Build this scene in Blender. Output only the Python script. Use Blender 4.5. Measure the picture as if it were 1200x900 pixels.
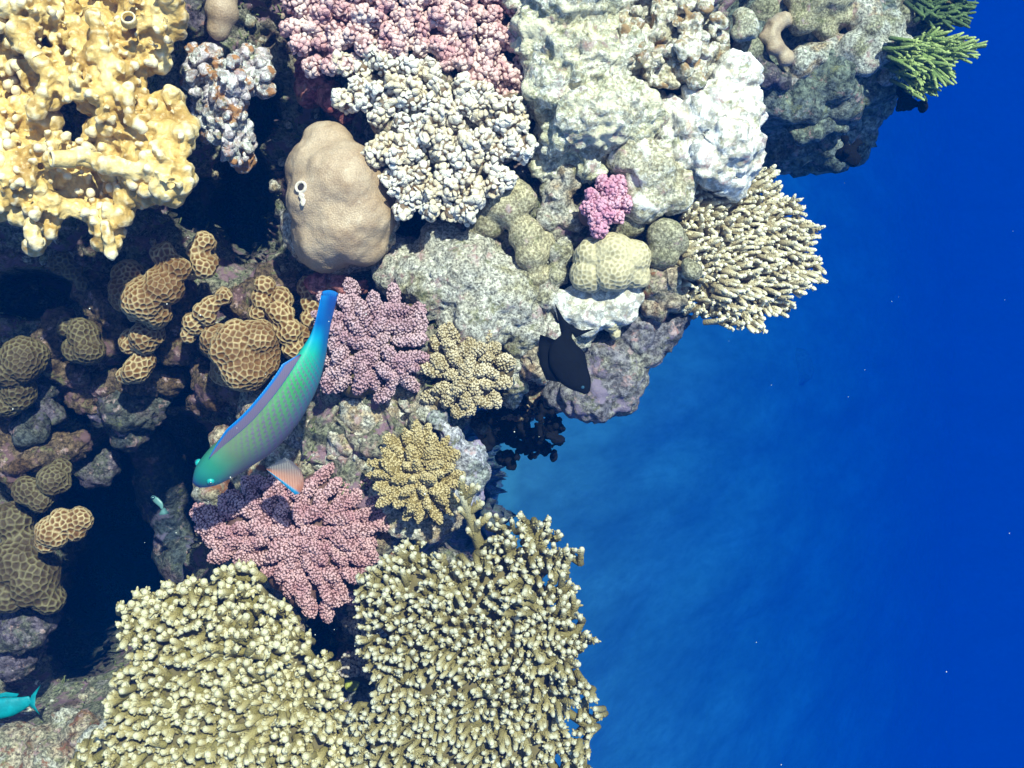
import bpy, bmesh, math, random
import numpy as np
from mathutils import Vector, Matrix

# ------------------------------------------------------------------ camera, world, sun, exposure
for o in list(bpy.data.objects):
    bpy.data.objects.remove(o)
S = bpy.context.scene
COL = S.collection
CAM_Z = 1.7
TANH = 0.441                      # tan of half the horizontal view
cam_d = bpy.data.cameras.new('camera')
cam_d.sensor_width = 36.0
cam_d.lens = 18.0 / TANH
cam_d.clip_start = 0.02
cam_d.clip_end = 600.0
cam = bpy.data.objects.new('camera', cam_d)
cam.location = (0, 0, CAM_Z)
cam.rotation_euler = (0, 0, 0)    # looking straight down the reef wall
COL.objects.link(cam)
S.camera = cam

SUN_TO = Vector((0.26, 0.40, 0.88)).normalized()
sun_el = math.asin(SUN_TO.z)
sun_az = math.atan2(SUN_TO.x, SUN_TO.y)
W = bpy.data.worlds.new('World')
S.world = W
W.use_nodes = True
wn = W.node_tree
bg = wn.nodes['Background']
sky = wn.nodes.new('ShaderNodeTexSky')
sky.sky_type = 'NISHITA'
sky.sun_disc = False
sky.sun_elevation = sun_el
sky.sun_rotation = sun_az
wn.links.new(sky.outputs[0], bg.inputs[0])
bg.inputs[1].default_value = 0.09
sl = bpy.data.lights.new('sun', 'SUN')
sl.energy = 4.8
sl.angle = math.radians(1.0)
sl.color = (1.0, 0.87, 0.64)
so = bpy.data.objects.new('sun', sl)
so.rotation_euler = SUN_TO.to_track_quat('Z', 'Y').to_euler()
so.location = (1, 2, 8)
COL.objects.link(so)
S.view_settings.view_transform = 'Standard'
S.view_settings.look = 'None'
S.view_settings.exposure = 1.12
S.view_settings.gamma = 1.0
S.view_settings.use_curve_mapping = False
S.render.engine = 'CYCLES'
S.cycles.use_denoising = True
S.cycles.max_bounces = 6
S.cycles.diffuse_bounces = 3
S.cycles.volume_bounces = 2

# ------------------------------------------------------------------ helpers
K = TANH / 600.0
def P(px, py, z):
    """a point of the reef: where it stands in plan at height z"""
    s = K * (CAM_Z - z)
    return np.array([(px - 600.0) * s, (450.0 - py) * s, z])
def PX(r, z):
    return r * K * (CAM_Z - z)

def _hash(ix, iy, iz, seed):
    h = (ix.astype(np.int64) * 374761393 + iy.astype(np.int64) * 668265263 + iz.astype(np.int64) * 2147483647 + seed * 974711)
    h = (h ^ (h >> 13)) * 1274126177
    h = h & 0xFFFFFFFF
    h = ((h ^ (h >> 16)) * 2246822519) & 0xFFFFFFFF
    return ((h ^ (h >> 13)) & 0xFFFFFF) / float(0xFFFFFF)

def vnoise(p, seed=0):
    i = np.floor(p).astype(np.int64)
    f = p - i
    u = f * f * f * (f * (f * 6 - 15) + 10)
    r = 0
    for dx in (0, 1):
        wx = u[:, 0] if dx else 1 - u[:, 0]
        for dy in (0, 1):
            wy = u[:, 1] if dy else 1 - u[:, 1]
            for dz in (0, 1):
                wz = u[:, 2] if dz else 1 - u[:, 2]
                r = r + wx * wy * wz * _hash(i[:, 0] + dx, i[:, 1] + dy, i[:, 2] + dz, seed)
    return r * 2 - 1

def fbm(p, scale, octv=4, seed=0, gain=0.5):
    r = np.zeros(len(p)); a = 1.0; s = scale
    for k in range(octv):
        r += a * vnoise(p * s + 17.3 * k, seed + k)
        a *= gain; s *= 2.03
    return r

def worley(p, scale, seed=0):
    q = p * scale
    i = np.floor(q).astype(np.int64)
    best = np.full(len(p), 9.0)
    for dx in (-1, 0, 1):
        for dy in (-1, 0, 1):
            for dz in (-1, 0, 1):
                cx, cy, cz = i[:, 0] + dx, i[:, 1] + dy, i[:, 2] + dz
                fx = cx + _hash(cx, cy, cz, seed + 1)
                fy = cy + _hash(cx, cy, cz, seed + 2)
                fz = cz + _hash(cx, cy, cz, seed + 3)
                d = (q[:, 0] - fx) ** 2 + (q[:, 1] - fy) ** 2 + (q[:, 2] - fz) ** 2
                best = np.minimum(best, d)
    return np.sqrt(best)

def vnormals(V, F):
    n = np.zeros_like(V)
    a, b, c = V[F[:, 0]], V[F[:, 1]], V[F[:, 2]]
    fn = np.cross(b - a, c - a)
    if F.shape[1] == 4:
        d = V[F[:, 3]]
        fn = np.cross(c - a, d - b)
    for k in range(F.shape[1]):
        np.add.at(n, F[:, k], fn)
    l = np.linalg.norm(n, axis=1, keepdims=True)
    return n / np.maximum(l, 1e-12)

class MB:
    """collects shapes; build() links them as ONE mesh object"""
    def __init__(s):
        s.v = []; s.q = []; s.t3 = []; s.a = []; s.qm = []; s.tm = []; s.n = 0
    def add(s, V, F, t=None, mi=0):
        V = np.asarray(V, float); F = np.asarray(F, np.int64)
        s.v.append(V)
        s.a.append(np.zeros(len(V)) if t is None else np.asarray(t, float))
        if F.shape[1] == 4:
            s.q.append(F + s.n); s.qm.append(np.full(len(F), mi))
        else:
            s.t3.append(F + s.n); s.tm.append(np.full(len(F), mi))
        s.n += len(V)
    def add2(s, V, Q, T, t=None, mi=0):
        V = np.asarray(V, float)
        s.v.append(V)
        s.a.append(np.zeros(len(V)) if t is None else np.asarray(t, float))
        s.q.append(np.asarray(Q, np.int64) + s.n); s.qm.append(np.full(len(Q), mi))
        s.t3.append(np.asarray(T, np.int64) + s.n); s.tm.append(np.full(len(T), mi))
        s.n += len(V)
    def build(s, name, mats, parent=None, origin=None, smooth=True):
        V = np.concatenate(s.v)
        Q = np.concatenate(s.q) if s.q else np.zeros((0, 4), np.int64)
        T = np.concatenate(s.t3) if s.t3 else np.zeros((0, 3), np.int64)
        A = np.concatenate(s.a)
        M = np.concatenate((s.qm if s.q else []) + (s.tm if s.t3 else [])) if (s.q or s.t3) else np.zeros(0)
        if parent is not None and origin is None:
            origin = np.array(parent['_o'])
            if parent.parent is not None and '_o' in parent.parent: origin = np.array(parent['_o'])
        if origin is None:
            origin = np.array([V[:, 0].mean(), V[:, 1].mean(), V[:, 2].min()])
        me = bpy.data.meshes.new(name)
        me.vertices.add(len(V))
        me.vertices.foreach_set('co', (V - origin).astype(np.float32).ravel())
        nl = Q.size + T.size
        me.loops.add(nl)
        me.loops.foreach_set('vertex_index', np.concatenate([Q.ravel(), T.ravel()]).astype(np.int32))
        me.polygons.add(len(Q) + len(T))
        st = np.concatenate([np.arange(len(Q)) * 4, Q.size + np.arange(len(T)) * 3]).astype(np.int32)
        me.polygons.foreach_set('loop_start', st)
        me.polygons.foreach_set('material_index', M.astype(np.int32))
        me.polygons.foreach_set('use_smooth', np.full(len(st), smooth))
        at = me.attributes.new('tip', 'FLOAT', 'POINT')
        at.data.foreach_set('value', A.astype(np.float32))
        me.update(calc_edges=True)
        me.validate()
        for m in (mats if isinstance(mats, (list, tuple)) else [mats]):
            me.materials.append(m)
        o = bpy.data.objects.new(name, me)
        COL.objects.link(o)
        o['_o'] = [float(x) for x in origin]
        if parent is not None:
            o.parent = parent
            o['_o'] = [float(x) for x in origin]
        else:
            o.location = [float(x) for x in origin]
        return o

def thing(name, label, cat, loc, group=None):
    o = bpy.data.objects.new(name, None)
    o.empty_display_size = 0.05
    o.location = [float(x) for x in loc]
    o['_o'] = [float(x) for x in loc]
    COL.objects.link(o)
    return tag(o, label, cat, group)

def tag(o, label, cat, group=None):
    o['label'] = label; o['category'] = cat
    if group: o['group'] = group
    return o

def struct(o):
    o['kind'] = 'structure'
    return o

_ico = {}
def ico(n):
    if n not in _ico:
        bm = bmesh.new()
        bmesh.ops.create_icosphere(bm, subdivisions=n, radius=1.0)
        V = np.array([v.co[:] for v in bm.verts]); F = np.array([[v.index for v in f.verts] for f in bm.faces])
        bm.free()
        _ico[n] = (V, F)
    return _ico[n]

_rings = {}
def ring_topo(nr, ns):
    if (nr, ns) not in _rings:
        Q = []
        for i in range(nr - 1):
            for j in range(ns):
                k = (j + 1) % ns
                Q.append((i * ns + j, i * ns + k, (i + 1) * ns + k, (i + 1) * ns + j))
        T = [((nr - 1) * ns + j, (nr - 1) * ns + (j + 1) % ns, nr * ns) for j in range(ns)]
        ang = np.arange(ns) * 2 * np.pi / ns
        _rings[(nr, ns)] = (np.array(Q), np.array(T), np.cos(ang), np.sin(ang))
    return _rings[(nr, ns)]

def tube(mb, pts, rad, ns=7, t=None, mi=0, flat=1.0, axis=None):
    pts = np.asarray(pts, float); rad = np.asarray(rad, float)
    nr = len(pts)
    Q, T, c, s = ring_topo(nr, ns)
    d = np.gradient(pts, axis=0) if axis is None else np.repeat(np.asarray(axis, float)[None], nr, 0)
    d /= np.maximum(np.linalg.norm(d, axis=1, keepdims=True), 1e-9)
    ref = np.array([0.31, 0.87, 0.38]) if abs(d[0] @ np.array([0.31, 0.87, 0.38])) < 0.9 else np.array([1.0, 0, 0])
    u = np.cross(d, ref); u /= np.linalg.norm(u, axis=1, keepdims=True)
    v = np.cross(d, u)
    V = pts[:, None, :] + rad[:, None, None] * (c[None, :, None] * u[:, None, :] + flat * s[None, :, None] * v[:, None, :])
    V = V.reshape(-1, 3)
    tip = pts[-1] + d[-1] * rad[-1] * 0.45
    V = np.vstack([V, tip])
    if t is None: t = np.linspace(0, 1, nr)
    A = np.append(np.repeat(t, ns), t[-1])
    mb.add2(V, Q, T, A, mi)

def branchlet(mb, base, d, L, r0, r1, rng, nubs=5, ns=7, bend=0.15, t0=0.0, nubr=0.45):
    d = np.asarray(d, float); d = d / np.linalg.norm(d)
    side = np.cross(d, rng.normal(size=3)); side /= np.linalg.norm(side)
    s = np.array([0, .3, .6, .85, .95, 1.0])
    pts = base + d * (s * L)[:, None] + side * (bend * L * s * s)[:, None]
    rad = (r0 + (r1 - r0) * s) * np.array([1, 1, 1, 1, .86, .5])
    rad = rad * (1 + rng.normal(size=6) * 0.05)
    tube(mb, pts, rad, ns, t0 + (1 - t0) * s)
    for k in range(nubs):
        q = rng.uniform(.35, .93)
        p0 = base + d * q * L + side * bend * L * q * q
        a = np.cross(d, rng.normal(size=3)); a /= np.linalg.norm(a)
        nd = a * .8 + d * .75; nd /= np.linalg.norm(nd)
        rr = r0 + (r1 - r0) * q
        p0 = p0 + a * rr * .55
        l = rr * rng.uniform(.8, 1.5)
        pp = np.array([p0, p0 + nd * l * .7, p0 + nd * l])
        tube(mb, pp, np.array([nubr, nubr * .85, nubr * .45]) * rr, 5, np.array([q * .8, q * .95, min(1, q + .05)]))

def inpoly(pts, poly):
    x, y = pts[:, 0], pts[:, 1]
    r = np.zeros(len(pts), bool)
    n = len(poly)
    for i in range(n):
        x1, y1 = poly[i]; x2, y2 = poly[(i + 1) % n]
        c = ((y1 > y) != (y2 > y)) & (x < (x2 - x1) * (y - y1) / ((y2 - y1) if y2 != y1 else 1e-9) + x1)
        r ^= c
    return r

def polydist(pts, poly):
    best = np.full(len(pts), 1e9); near = np.zeros((len(pts), 2))
    n = len(poly)
    for i in range(n):
        a = np.array(poly[i], float); b = np.array(poly[(i + 1) % n], float)
        ab = b - a
        t = np.clip(((pts - a) @ ab) / (ab @ ab), 0, 1)
        q = a + t[:, None] * ab
        d = np.linalg.norm(pts - q, axis=1)
        m = d < best
        best[m] = d[m]; near[m] = q[m]
    return best, near

def scatter(poly, s, rng, jit=.32):
    p = np.array(poly, float)
    x0, y0 = p.min(0); x1, y1 = p.max(0)
    out = []
    row = 0; y = y0
    while y < y1:
        x = x0 + (row % 2) * s / 2
        while x < x1:
            out.append((x + rng.uniform(-jit, jit) * s, y + rng.uniform(-jit, jit) * s)); x += s
        y += s * .866; row += 1
    out = np.array(out)
    return out[inpoly(out, poly)]

def ellipse(cx, cy, rx, ry, rot=0, n=28, wob=0.0, rng=None):
    r = []
    for k in range(n):
        a = 2 * math.pi * k / n
        w = 1 + (rng.uniform(-wob, wob) if rng is not None else 0)
        x, y = rx * math.cos(a) * w, ry * math.sin(a) * w
        c, s = math.cos(rot), math.sin(rot)
        r.append((cx + c * x - s * y, cy + s * x + c * y))
    return r

# ------------------------------------------------------------------ materials
class NM:
    def __init__(s, name):
        s.m = bpy.data.materials.new(name); s.m.use_nodes = True
        s.t = s.m.node_tree; s.b = s.t.nodes['Principled BSDF']
        s.co = s.t.nodes.new('ShaderNodeTexCoord').outputs['Object']
    def n(s, typ, **kw):
        nd = s.t.nodes.new(typ)
        for k, v in kw.items(): setattr(nd, k, v)
        return nd
    def put(s, sock, v):
        if isinstance(v, bpy.types.NodeSocket): s.t.links.new(v, sock)
        elif isinstance(v, (tuple, list)) and len(v) == 3 and len(sock.default_value) == 4: sock.default_value = (*v, 1)
        else: sock.default_value = v
    def noise(s, scale, detail=4, rough=.55, dist=0.0, co=None):
        nd = s.n('ShaderNodeTexNoise')
        s.put(nd.inputs['Vector'], co or s.co)
        nd.inputs['Scale'].default_value = scale; nd.inputs['Detail'].default_value = detail
        nd.inputs['Roughness'].default_value = rough; nd.inputs['Distortion'].default_value = dist
        return nd.outputs['Fac']
    def voro(s, scale, feature='F1', out='Distance', rnd=1.0, co=None, smooth=.5):
        nd = s.n('ShaderNodeTexVoronoi', feature=feature)
        s.put(nd.inputs['Vector'], co or s.co)
        nd.inputs['Scale'].default_value = scale
        nd.inputs['Randomness'].default_value = rnd
        if feature == 'SMOOTH_F1': nd.inputs['Smoothness'].default_value = smooth
        return nd.outputs[out]
    def ramp(s, fac, stops, interp='LINEAR'):
        nd = s.n('ShaderNodeValToRGB')
        cr = nd.color_ramp; cr.interpolation = interp
        while len(cr.elements) < len(stops): cr.elements.new(.5)
        for e, (p, c) in zip(cr.elements, stops):
            e.position = p
            e.color = (*c, 1) if not isinstance(c, (int, float)) else (c, c, c, 1)
        s.put(nd.inputs[0], fac)
        return nd.outputs[0]
    def mix(s, fac, a, b, mode='MIX'):
        nd = s.n('ShaderNodeMix', data_type='RGBA', blend_type=mode)
        s.put(nd.inputs['Factor'], fac); s.put(nd.inputs['A'], a) if False else None
        s.put(nd.inputs[6], a); s.put(nd.inputs[7], b)
        return nd.outputs[2]
    def math(s, op, a, b=0.0):
        nd = s.n('ShaderNodeMath', operation=op)
        s.put(nd.inputs[0], a); s.put(nd.inputs[1], b)
        return nd.outputs[0]
    def attr(s, name='tip'):
        return s.n('ShaderNodeAttribute', attribute_name=name).outputs['Fac']
    def warp(s, scale, amt):
        nd = s.n('ShaderNodeTexNoise'); s.put(nd.inputs['Vector'], s.co); nd.inputs['Scale'].default_value = scale
        vm = s.n('ShaderNodeVectorMath', operation='SCALE'); s.put(vm.inputs[0], nd.outputs['Color']); vm.inputs['Scale'].default_value = amt
        va = s.n('ShaderNodeVectorMath', operation='ADD'); s.put(va.inputs[0], s.co); s.put(va.inputs[1], vm.outputs[0])
        return va.outputs[0]
    def done(s, col, rough=.7, h=None, bump=.5, dist=.004, spec=.25, **kw):
        s.put(s.b.inputs['Base Color'], col); s.put(s.b.inputs['Roughness'], rough)
        s.b.inputs['Specular IOR Level'].default_value = spec
        if h is not None:
            nd = s.n('ShaderNodeBump'); nd.inputs['Strength'].default_value = bump; nd.inputs['Distance'].default_value = dist
            s.put(nd.inputs['Height'], h); s.put(s.b.inputs['Normal'], nd.outputs[0])
        for k, v in kw.items(): s.put(s.b.inputs[k], v)
        return s.m

def lerp3(a, b, t): return tuple(x + (y - x) * t for x, y in zip(a, b))

def m_turf(name, cols, fine=220, coarse=14, bump=.9, dark=(.03, .025, .02), crust=None, dist=.004):
    """mottled reef rock: algal turf, coralline crust, pits"""
    k = NM(name)
    big = k.noise(coarse, 5, .6)
    f1 = k.noise(fine * .85, 4, .8)
    f2 = k.voro(fine, out='Color')
    n = len(cols)
    base = k.ramp(big, [(.36 + .28 * i / max(1, n - 1), c) for i, c in enumerate(cols)])
    sp = k.ramp(f1, [(.38, dark), (.47, .40), (.56, 1.0)])
    c = k.mix(.85, base, sp, 'MULTIPLY')
    sep = k.n('ShaderNodeSeparateColor'); k.put(sep.inputs[0], f2)
    vr = k.ramp(sep.outputs[0], [(0, .45), (.6, 1.0), (1, 1.25)])
    c = k.mix(.8, c, vr, 'MULTIPLY')
    if crust:
        cm = k.ramp(k.noise(coarse * 1.7, 4, .65), [(.54, 0.0), (.60, 1.0)])
        c = k.mix(cm, c, crust)
    c = k.mix(k.ramp(k.noise(coarse * 3.1, 4, .7), [(.58, 0.0), (.66, .75)]), c, k.mix(sep.outputs[1], (.30, .15, .14), (.46, .34, .36)))
    c = k.mix(k.ramp(k.noise(coarse * 2.3, 5, .75, .5), [(.57, 0.0), (.66, .8)]), c, k.mix(sep.outputs[2], (.07, .085, .03), (.24, .22, .10)))
    h = k.math('ADD', k.math('MULTIPLY', f1, .9), k.math('MULTIPLY', k.noise(fine * .12, 4, .6), 1.6))
    return k.done(c, .85, h, bump, dist, .15)

def m_smooth(name, c1, c2, scale=25, bump=.25, spots=None, sscale=160, rough=.55, spec=.35, grain=300):
    k = NM(name)
    c = k.ramp(k.noise(scale, 4, .6), [(.32, c1), (.68, c2)])
    g = k.voro(grain, 'SMOOTH_F1')
    if spots:
        sm = k.ramp(k.noise(sscale, 3, .7), [(.60, 0.0), (.82, .7)])
        c = k.mix(sm, c, spots)
    c = k.mix(.5, c, k.ramp(g, [(.0, 1.15), (.7, .5)]), 'MULTIPLY')
    h = k.math('ADD', k.math('MULTIPLY', k.noise(scale * 2.2, 4, .55), 1.2), k.math('MULTIPLY', g, -.6))
    return k.done(c, rough, h, bump, .004, spec)

def m_comb(name, ridge, pit, side, cells=True):
    """honeycomb corallites: tip attribute 0 on the walls, 1 in the middle of a cup"""
    k = NM(name)
    t = k.attr()
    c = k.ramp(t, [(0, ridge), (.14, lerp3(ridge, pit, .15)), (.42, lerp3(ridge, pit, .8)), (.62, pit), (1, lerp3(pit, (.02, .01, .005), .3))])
    c = k.mix(k.ramp(k.noise(15, 3), [(.42, 0.0), (.58, .85)]), c, k.ramp(t, [(0, lerp3(side, ridge, .35)), (.3, side)]))  # noise patches of this darker brown stand in for unlit sides
    c = k.mix(.55, c, k.ramp(k.noise(210, 3, .7), [(.3, .55), (.6, 1.15)]), 'MULTIPLY')
    return k.done(c, .6, k.noise(300, 3, .6), .35, .002, .25)

def m_branch(name, low, mid, tip, t1=.55, t2=.93, grain=420, spec=.25):
    k = NM(name)
    t = k.attr()
    c = k.ramp(t, [(0, low), (t1, mid), ((t1 + t2) / 2, lerp3(mid, tip, .3)), (t2, tip)])
    c = k.mix(.4, c, k.ramp(k.noise(40, 3), [(.3, .65), (.7, 1.15)]), 'MULTIPLY')
    g = k.voro(grain)
    c = k.mix(.45, c, k.ramp(g, [(0, 1.15), (.6, .62)]), 'MULTIPLY')
    return k.done(c, .65, g, .7, -.0018, spec)

def m_knob(name, c1, c2, gap, scale=30, grain=520):
    """verrucae of cauliflower corals: pale polyp dots over darker tissue (tip attribute = out on the knob)"""
    k = NM(name)
    t = k.attr()
    cc = k.ramp(k.noise(scale, 3), [(.35, c1), (.65, c2)])
    c = k.mix(k.ramp(t, [(.15, 0.0), (.75, 1.0)]), gap, cc)
    g = k.voro(grain)
    c = k.mix(.6, c, k.ramp(g, [(.1, 1.3), (.55, .62)]), 'MULTIPLY')
    return k.done(c, .7, g, .6, -.0015, .2)

def m_flat(name, c, rough=.6, spec=.3, var=.35, scale=60):
    k = NM(name)
    cc = k.mix(var, c, k.ramp(k.noise(scale, 4, .6), [(.3, .5), (.7, 1.3)]), 'MULTIPLY')
    return k.done(cc, rough, k.noise(scale * 2, 3), .3, .003, spec)

M = {}
M['reef'] = m_turf('reef_rock', [(.16, .10, .09), (.34, .30, .24), (.22, .22, .15), (.42, .36, .38)], 190, 11, 1.0, crust=(.22, .13, .17), dist=.006)
M['brown'] = m_turf('shaded_brown_rock', [(.10, .055, .03), (.17, .11, .07), (.12, .08, .055), (.20, .14, .11)], 170, 14, 1.0, dark=(.03, .02, .015), crust=(.13, .07, .08))  # dark brown turf tones with the left side's shade painted in
M['cave'] = m_turf('cave_rock', [(.05, .06, .08), (.10, .10, .09), (.13, .08, .10)], 150, 10, 1.0, crust=(.10, .08, .14))  # dark tones stand for the light missing inside the cave
M['turf_pale'] = m_turf('pale_turf_rock', [(.55, .50, .42), (.64, .60, .54), (.38, .34, .22), (.58, .55, .52)], 260, 10, .9, dark=(.10, .08, .06))
M['turf_green'] = m_turf('green_turf_rock', [(.34, .31, .20), (.64, .60, .54), (.42, .30, .19), (.64, .58, .56)], 230, 12, .9, dark=(.06, .04, .03))
M['turf_brown'] = m_turf('brown_turf_rock', [(.22, .12, .07), (.50, .40, .30), (.32, .28, .2), (.6, .55, .5)], 200, 16, 1.0, dark=(.05, .03, .02), crust=(.20, .085, .05))
M['turf_lilac'] = m_turf('lilac_crust_rock', [(.34, .33, .40), (.52, .50, .56), (.30, .32, .30), (.42, .36, .48)], 200, 14, .9, dark=(.12, .10, .12), crust=(.30, .24, .36))
M['ledge'] = m_turf('ledge_rock', [(.14, .13, .16), (.22, .20, .23), (.28, .26, .22), (.17, .14, .19)], 150, 13, 1.0, dark=(.10, .08, .10), crust=(.17, .135, .20))
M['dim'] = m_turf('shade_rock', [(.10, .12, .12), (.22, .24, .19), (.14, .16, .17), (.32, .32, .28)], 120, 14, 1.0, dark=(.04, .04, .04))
M['pale'] = m_turf('pale_coral_skin', [(.80, .74, .58), (.88, .84, .74), (.74, .70, .50), (.88, .86, .80)], 190, 12, 1.0, dark=(.64, .55, .40), dist=.006, crust=(.74, .67, .50))  # paleness raised to carry overexposed sunlight in the colour
M['white'] = m_turf('white_rock', [(.90, .87, .84), (.82, .76, .66), (.92, .90, .88)], 110, 14, .6, dark=(.66, .58, .48))
M['cream'] = m_turf('cream_coral', [(.60, .54, .40), (.72, .66, .52), (.54, .48, .34), (.74, .70, .62)], 230, 16, .8, dark=(.46, .40, .28), crust=(.70, .66, .60), dist=.005)
M['porites'] = m_turf('beige_lobe_coral', [(.44, .38, .24), (.54, .47, .32), (.46, .40, .27)], 300, 14, .6, dark=(.34, .29, .18), dist=.004)
M['porites_green'] = m_turf('olive_lobe_coral', [(.32, .30, .19), (.44, .40, .28), (.50, .46, .36)], 260, 16, .8, dark=(.22, .20, .12), dist=.005)
M['boulder'] = m_smooth('tan_boulder_coral', (.34, .22, .14), (.52, .385, .275), 20, .3, (.66, .54, .42), 42, .5, .35, 420)
M['boulder_under'] = M['turf_green']
def m_fire():
    k = NM('yellow_fire_coral')
    c = k.ramp(k.noise(22, 4, .6), [(.36, (.36, .205, .055)), (.5, (.54, .355, .12)), (.64, (.70, .52, .24))])
    c = k.mix(k.ramp(k.attr(), [(.35, 0.0), (1, .65)]), c, (.88, .78, .58))  # knob tips whitened: pale growth plus overexposed sun put into the colour
    c = k.mix(.4, c, k.ramp(k.noise(150, 3, .7), [(.3, .6), (.65, 1.15)]), 'MULTIPLY')
    h = k.math('ADD', k.noise(60, 4, .6), k.math('MULTIPLY', k.noise(300, 2), .35))
    return k.done(c, .42, h, .6, .004, .4)
M['sponge'] = m_fire()
M['comb'] = m_comb('honeycomb_coral', (.46, .34, .19), (.135, .056, .013), (.115, .05, .014))  # tones lowered: the left side's shade is put into the colour
M['comb_dim'] = m_comb('shaded_honeycomb_coral', (.16, .13, .07), (.05, .03, .012), (.05, .03, .014))  # darker copy of the honeycomb colours, painted for the shaded corals
M['favia'] = m_comb('beige_star_coral', (.58, .50, .34), (.34, .28, .16), (.46, .39, .25))
M['pink'] = m_knob('pink_cauliflower', (.60, .31, .33), (.84, .64, .60), (.20, .08, .08))
M['cream_knob'] = m_knob('cream_knob_coral', (.66, .54, .38), (.86, .81, .76), (.17, .10, .055))
M['mauve'] = m_knob('mauve_cauliflower', (.44, .25, .30), (.62, .42, .46), (.10, .05, .055))
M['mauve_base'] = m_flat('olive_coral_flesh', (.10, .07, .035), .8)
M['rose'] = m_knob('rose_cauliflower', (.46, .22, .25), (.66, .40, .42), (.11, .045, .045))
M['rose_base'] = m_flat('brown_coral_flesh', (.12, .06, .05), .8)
M['tan_knob'] = m_knob('tan_cauliflower', (.46, .36, .22), (.70, .58, .42), (.16, .11, .045))
M['khaki'] = m_knob('khaki_finger_coral', (.42, .31, .145), (.60, .48, .28), (.20, .14, .05), 30, 420)
M['magenta'] = m_knob('magenta_coral', (.54, .22, .34), (.74, .44, .54), (.25, .08, .13))
M['white_knob'] = m_knob('white_knob_coral', (.66, .60, .50), (.84, .80, .76), (.22, .15, .09))
M['violet_knob'] = m_knob('lilac_rubble_coral', (.62, .52, .54), (.84, .80, .76), (.20, .13, .12))
M['grey_knob'] = m_knob('grey_knob_coral', (.44, .36, .33), (.58, .50, .46), (.16, .12, .10))
M['acro_mid'] = m_branch('staghorn_branch', (.14, .11, .035), (.31, .25, .115), (.56, .52, .40), .66, 1.0)
M['acro_low'] = m_branch('blunt_staghorn_branch', (.17, .135, .035), (.33, .26, .11), (.62, .555, .38), .66, 1.0)
M['acro_right'] = m_branch('fine_staghorn_branch', (.16, .12, .07), (.46, .37, .23), (.84, .76, .58), .45, .98)
M['acro_green'] = m_branch('green_staghorn_branch', (.04, .06, .025), (.15, .22, .06), (.42, .48, .17), .4, .98)
M['acro_base'] = m_flat('staghorn_base', (.13, .10, .045), .85)
M['black'] = m_flat('black_coral_skin', (.006, .006, .008), .9, .05)
M['blackfish'] = m_flat('black_fish_skin', (.004, .005, .008), .85, .05)
M['red'] = m_turf('red_crust', [(.30, .07, .08), (.42, .16, .16), (.34, .12, .10)], 120, 20, .8, dark=(.3, .2, .2))
M['purple'] = m_turf('purple_crust', [(.08, .06, .10), (.14, .11, .15), (.10, .10, .08), (.19, .15, .19)], 160, 16, .9, dark=(.07, .055, .07))  # crust darkened to hold the shade of the left side
M['greenball'] = m_smooth('green_sponge', (.30, .34, .06), (.46, .46, .12), 40, .3)
M['osculum'] = m_flat('pale_tube_rim', (.56, .48, .42), .6, .2, .7, 200)
M['hole'] = m_flat('opening_shade', (.03, .025, .03), .9, .1)  # near-black fill painted as the shade down the tube openings

# ------------------------------------------------------------------ lumps: spheres fused into one skin
def fuse(spheres, vox, smooth_it=2, sub=3):
    """spheres: (centre xyz, radii xyz or r) -> V, F of one fused skin"""
    bm_v = []; bm_f = []; n = 0
    I, IF = ico(sub)
    for c, r in spheres:
        bm_v.append(I * np.asarray(r) + np.asarray(c)); bm_f.append(IF + n); n += len(I)
    V = np.concatenate(bm_v); F = np.concatenate(bm_f)
    me = bpy.data.meshes.new('tmp')
    me.vertices.add(len(V)); me.vertices.foreach_set('co', V.astype(np.float32).ravel())
    me.loops.add(F.size); me.loops.foreach_set('vertex_index', F.astype(np.int32).ravel())
    me.polygons.add(len(F)); me.polygons.foreach_set('loop_start', (np.arange(len(F)) * 3).astype(np.int32))
    me.update(calc_edges=True)
    o = bpy.data.objects.new('tmp', me); COL.objects.link(o)
    md = o.modifiers.new('r', 'REMESH'); md.mode = 'VOXEL'; md.voxel_size = vox
    if smooth_it:
        ms = o.modifiers.new('s', 'SMOOTH'); ms.factor = .5; ms.iterations = smooth_it
    dg = bpy.context.evaluated_depsgraph_get(); dg.update()
    ev = o.evaluated_get(dg); m2 = ev.to_mesh()
    V2 = np.zeros(len(m2.vertices) * 3, np.float32); m2.vertices.foreach_get('co', V2)
    nl = len(m2.loops); li = np.zeros(nl, np.int32); m2.loops.foreach_get('vertex_index', li)
    F2 = li.reshape(-1, 4).astype(np.int64) if nl == 4 * len(m2.polygons) else None
    if F2 is None:
        m2.calc_loop_triangles(); tr = np.zeros(len(m2.loop_triangles) * 3, np.int32)
        m2.loop_triangles.foreach_get('vertices', tr); F2 = tr.reshape(-1, 3).astype(np.int64)
    ev.to_mesh_clear()
    bpy.data.objects.remove(o); bpy.data.meshes.remove(me)
    return V2.reshape(-1, 3).astype(float), F2

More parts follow.
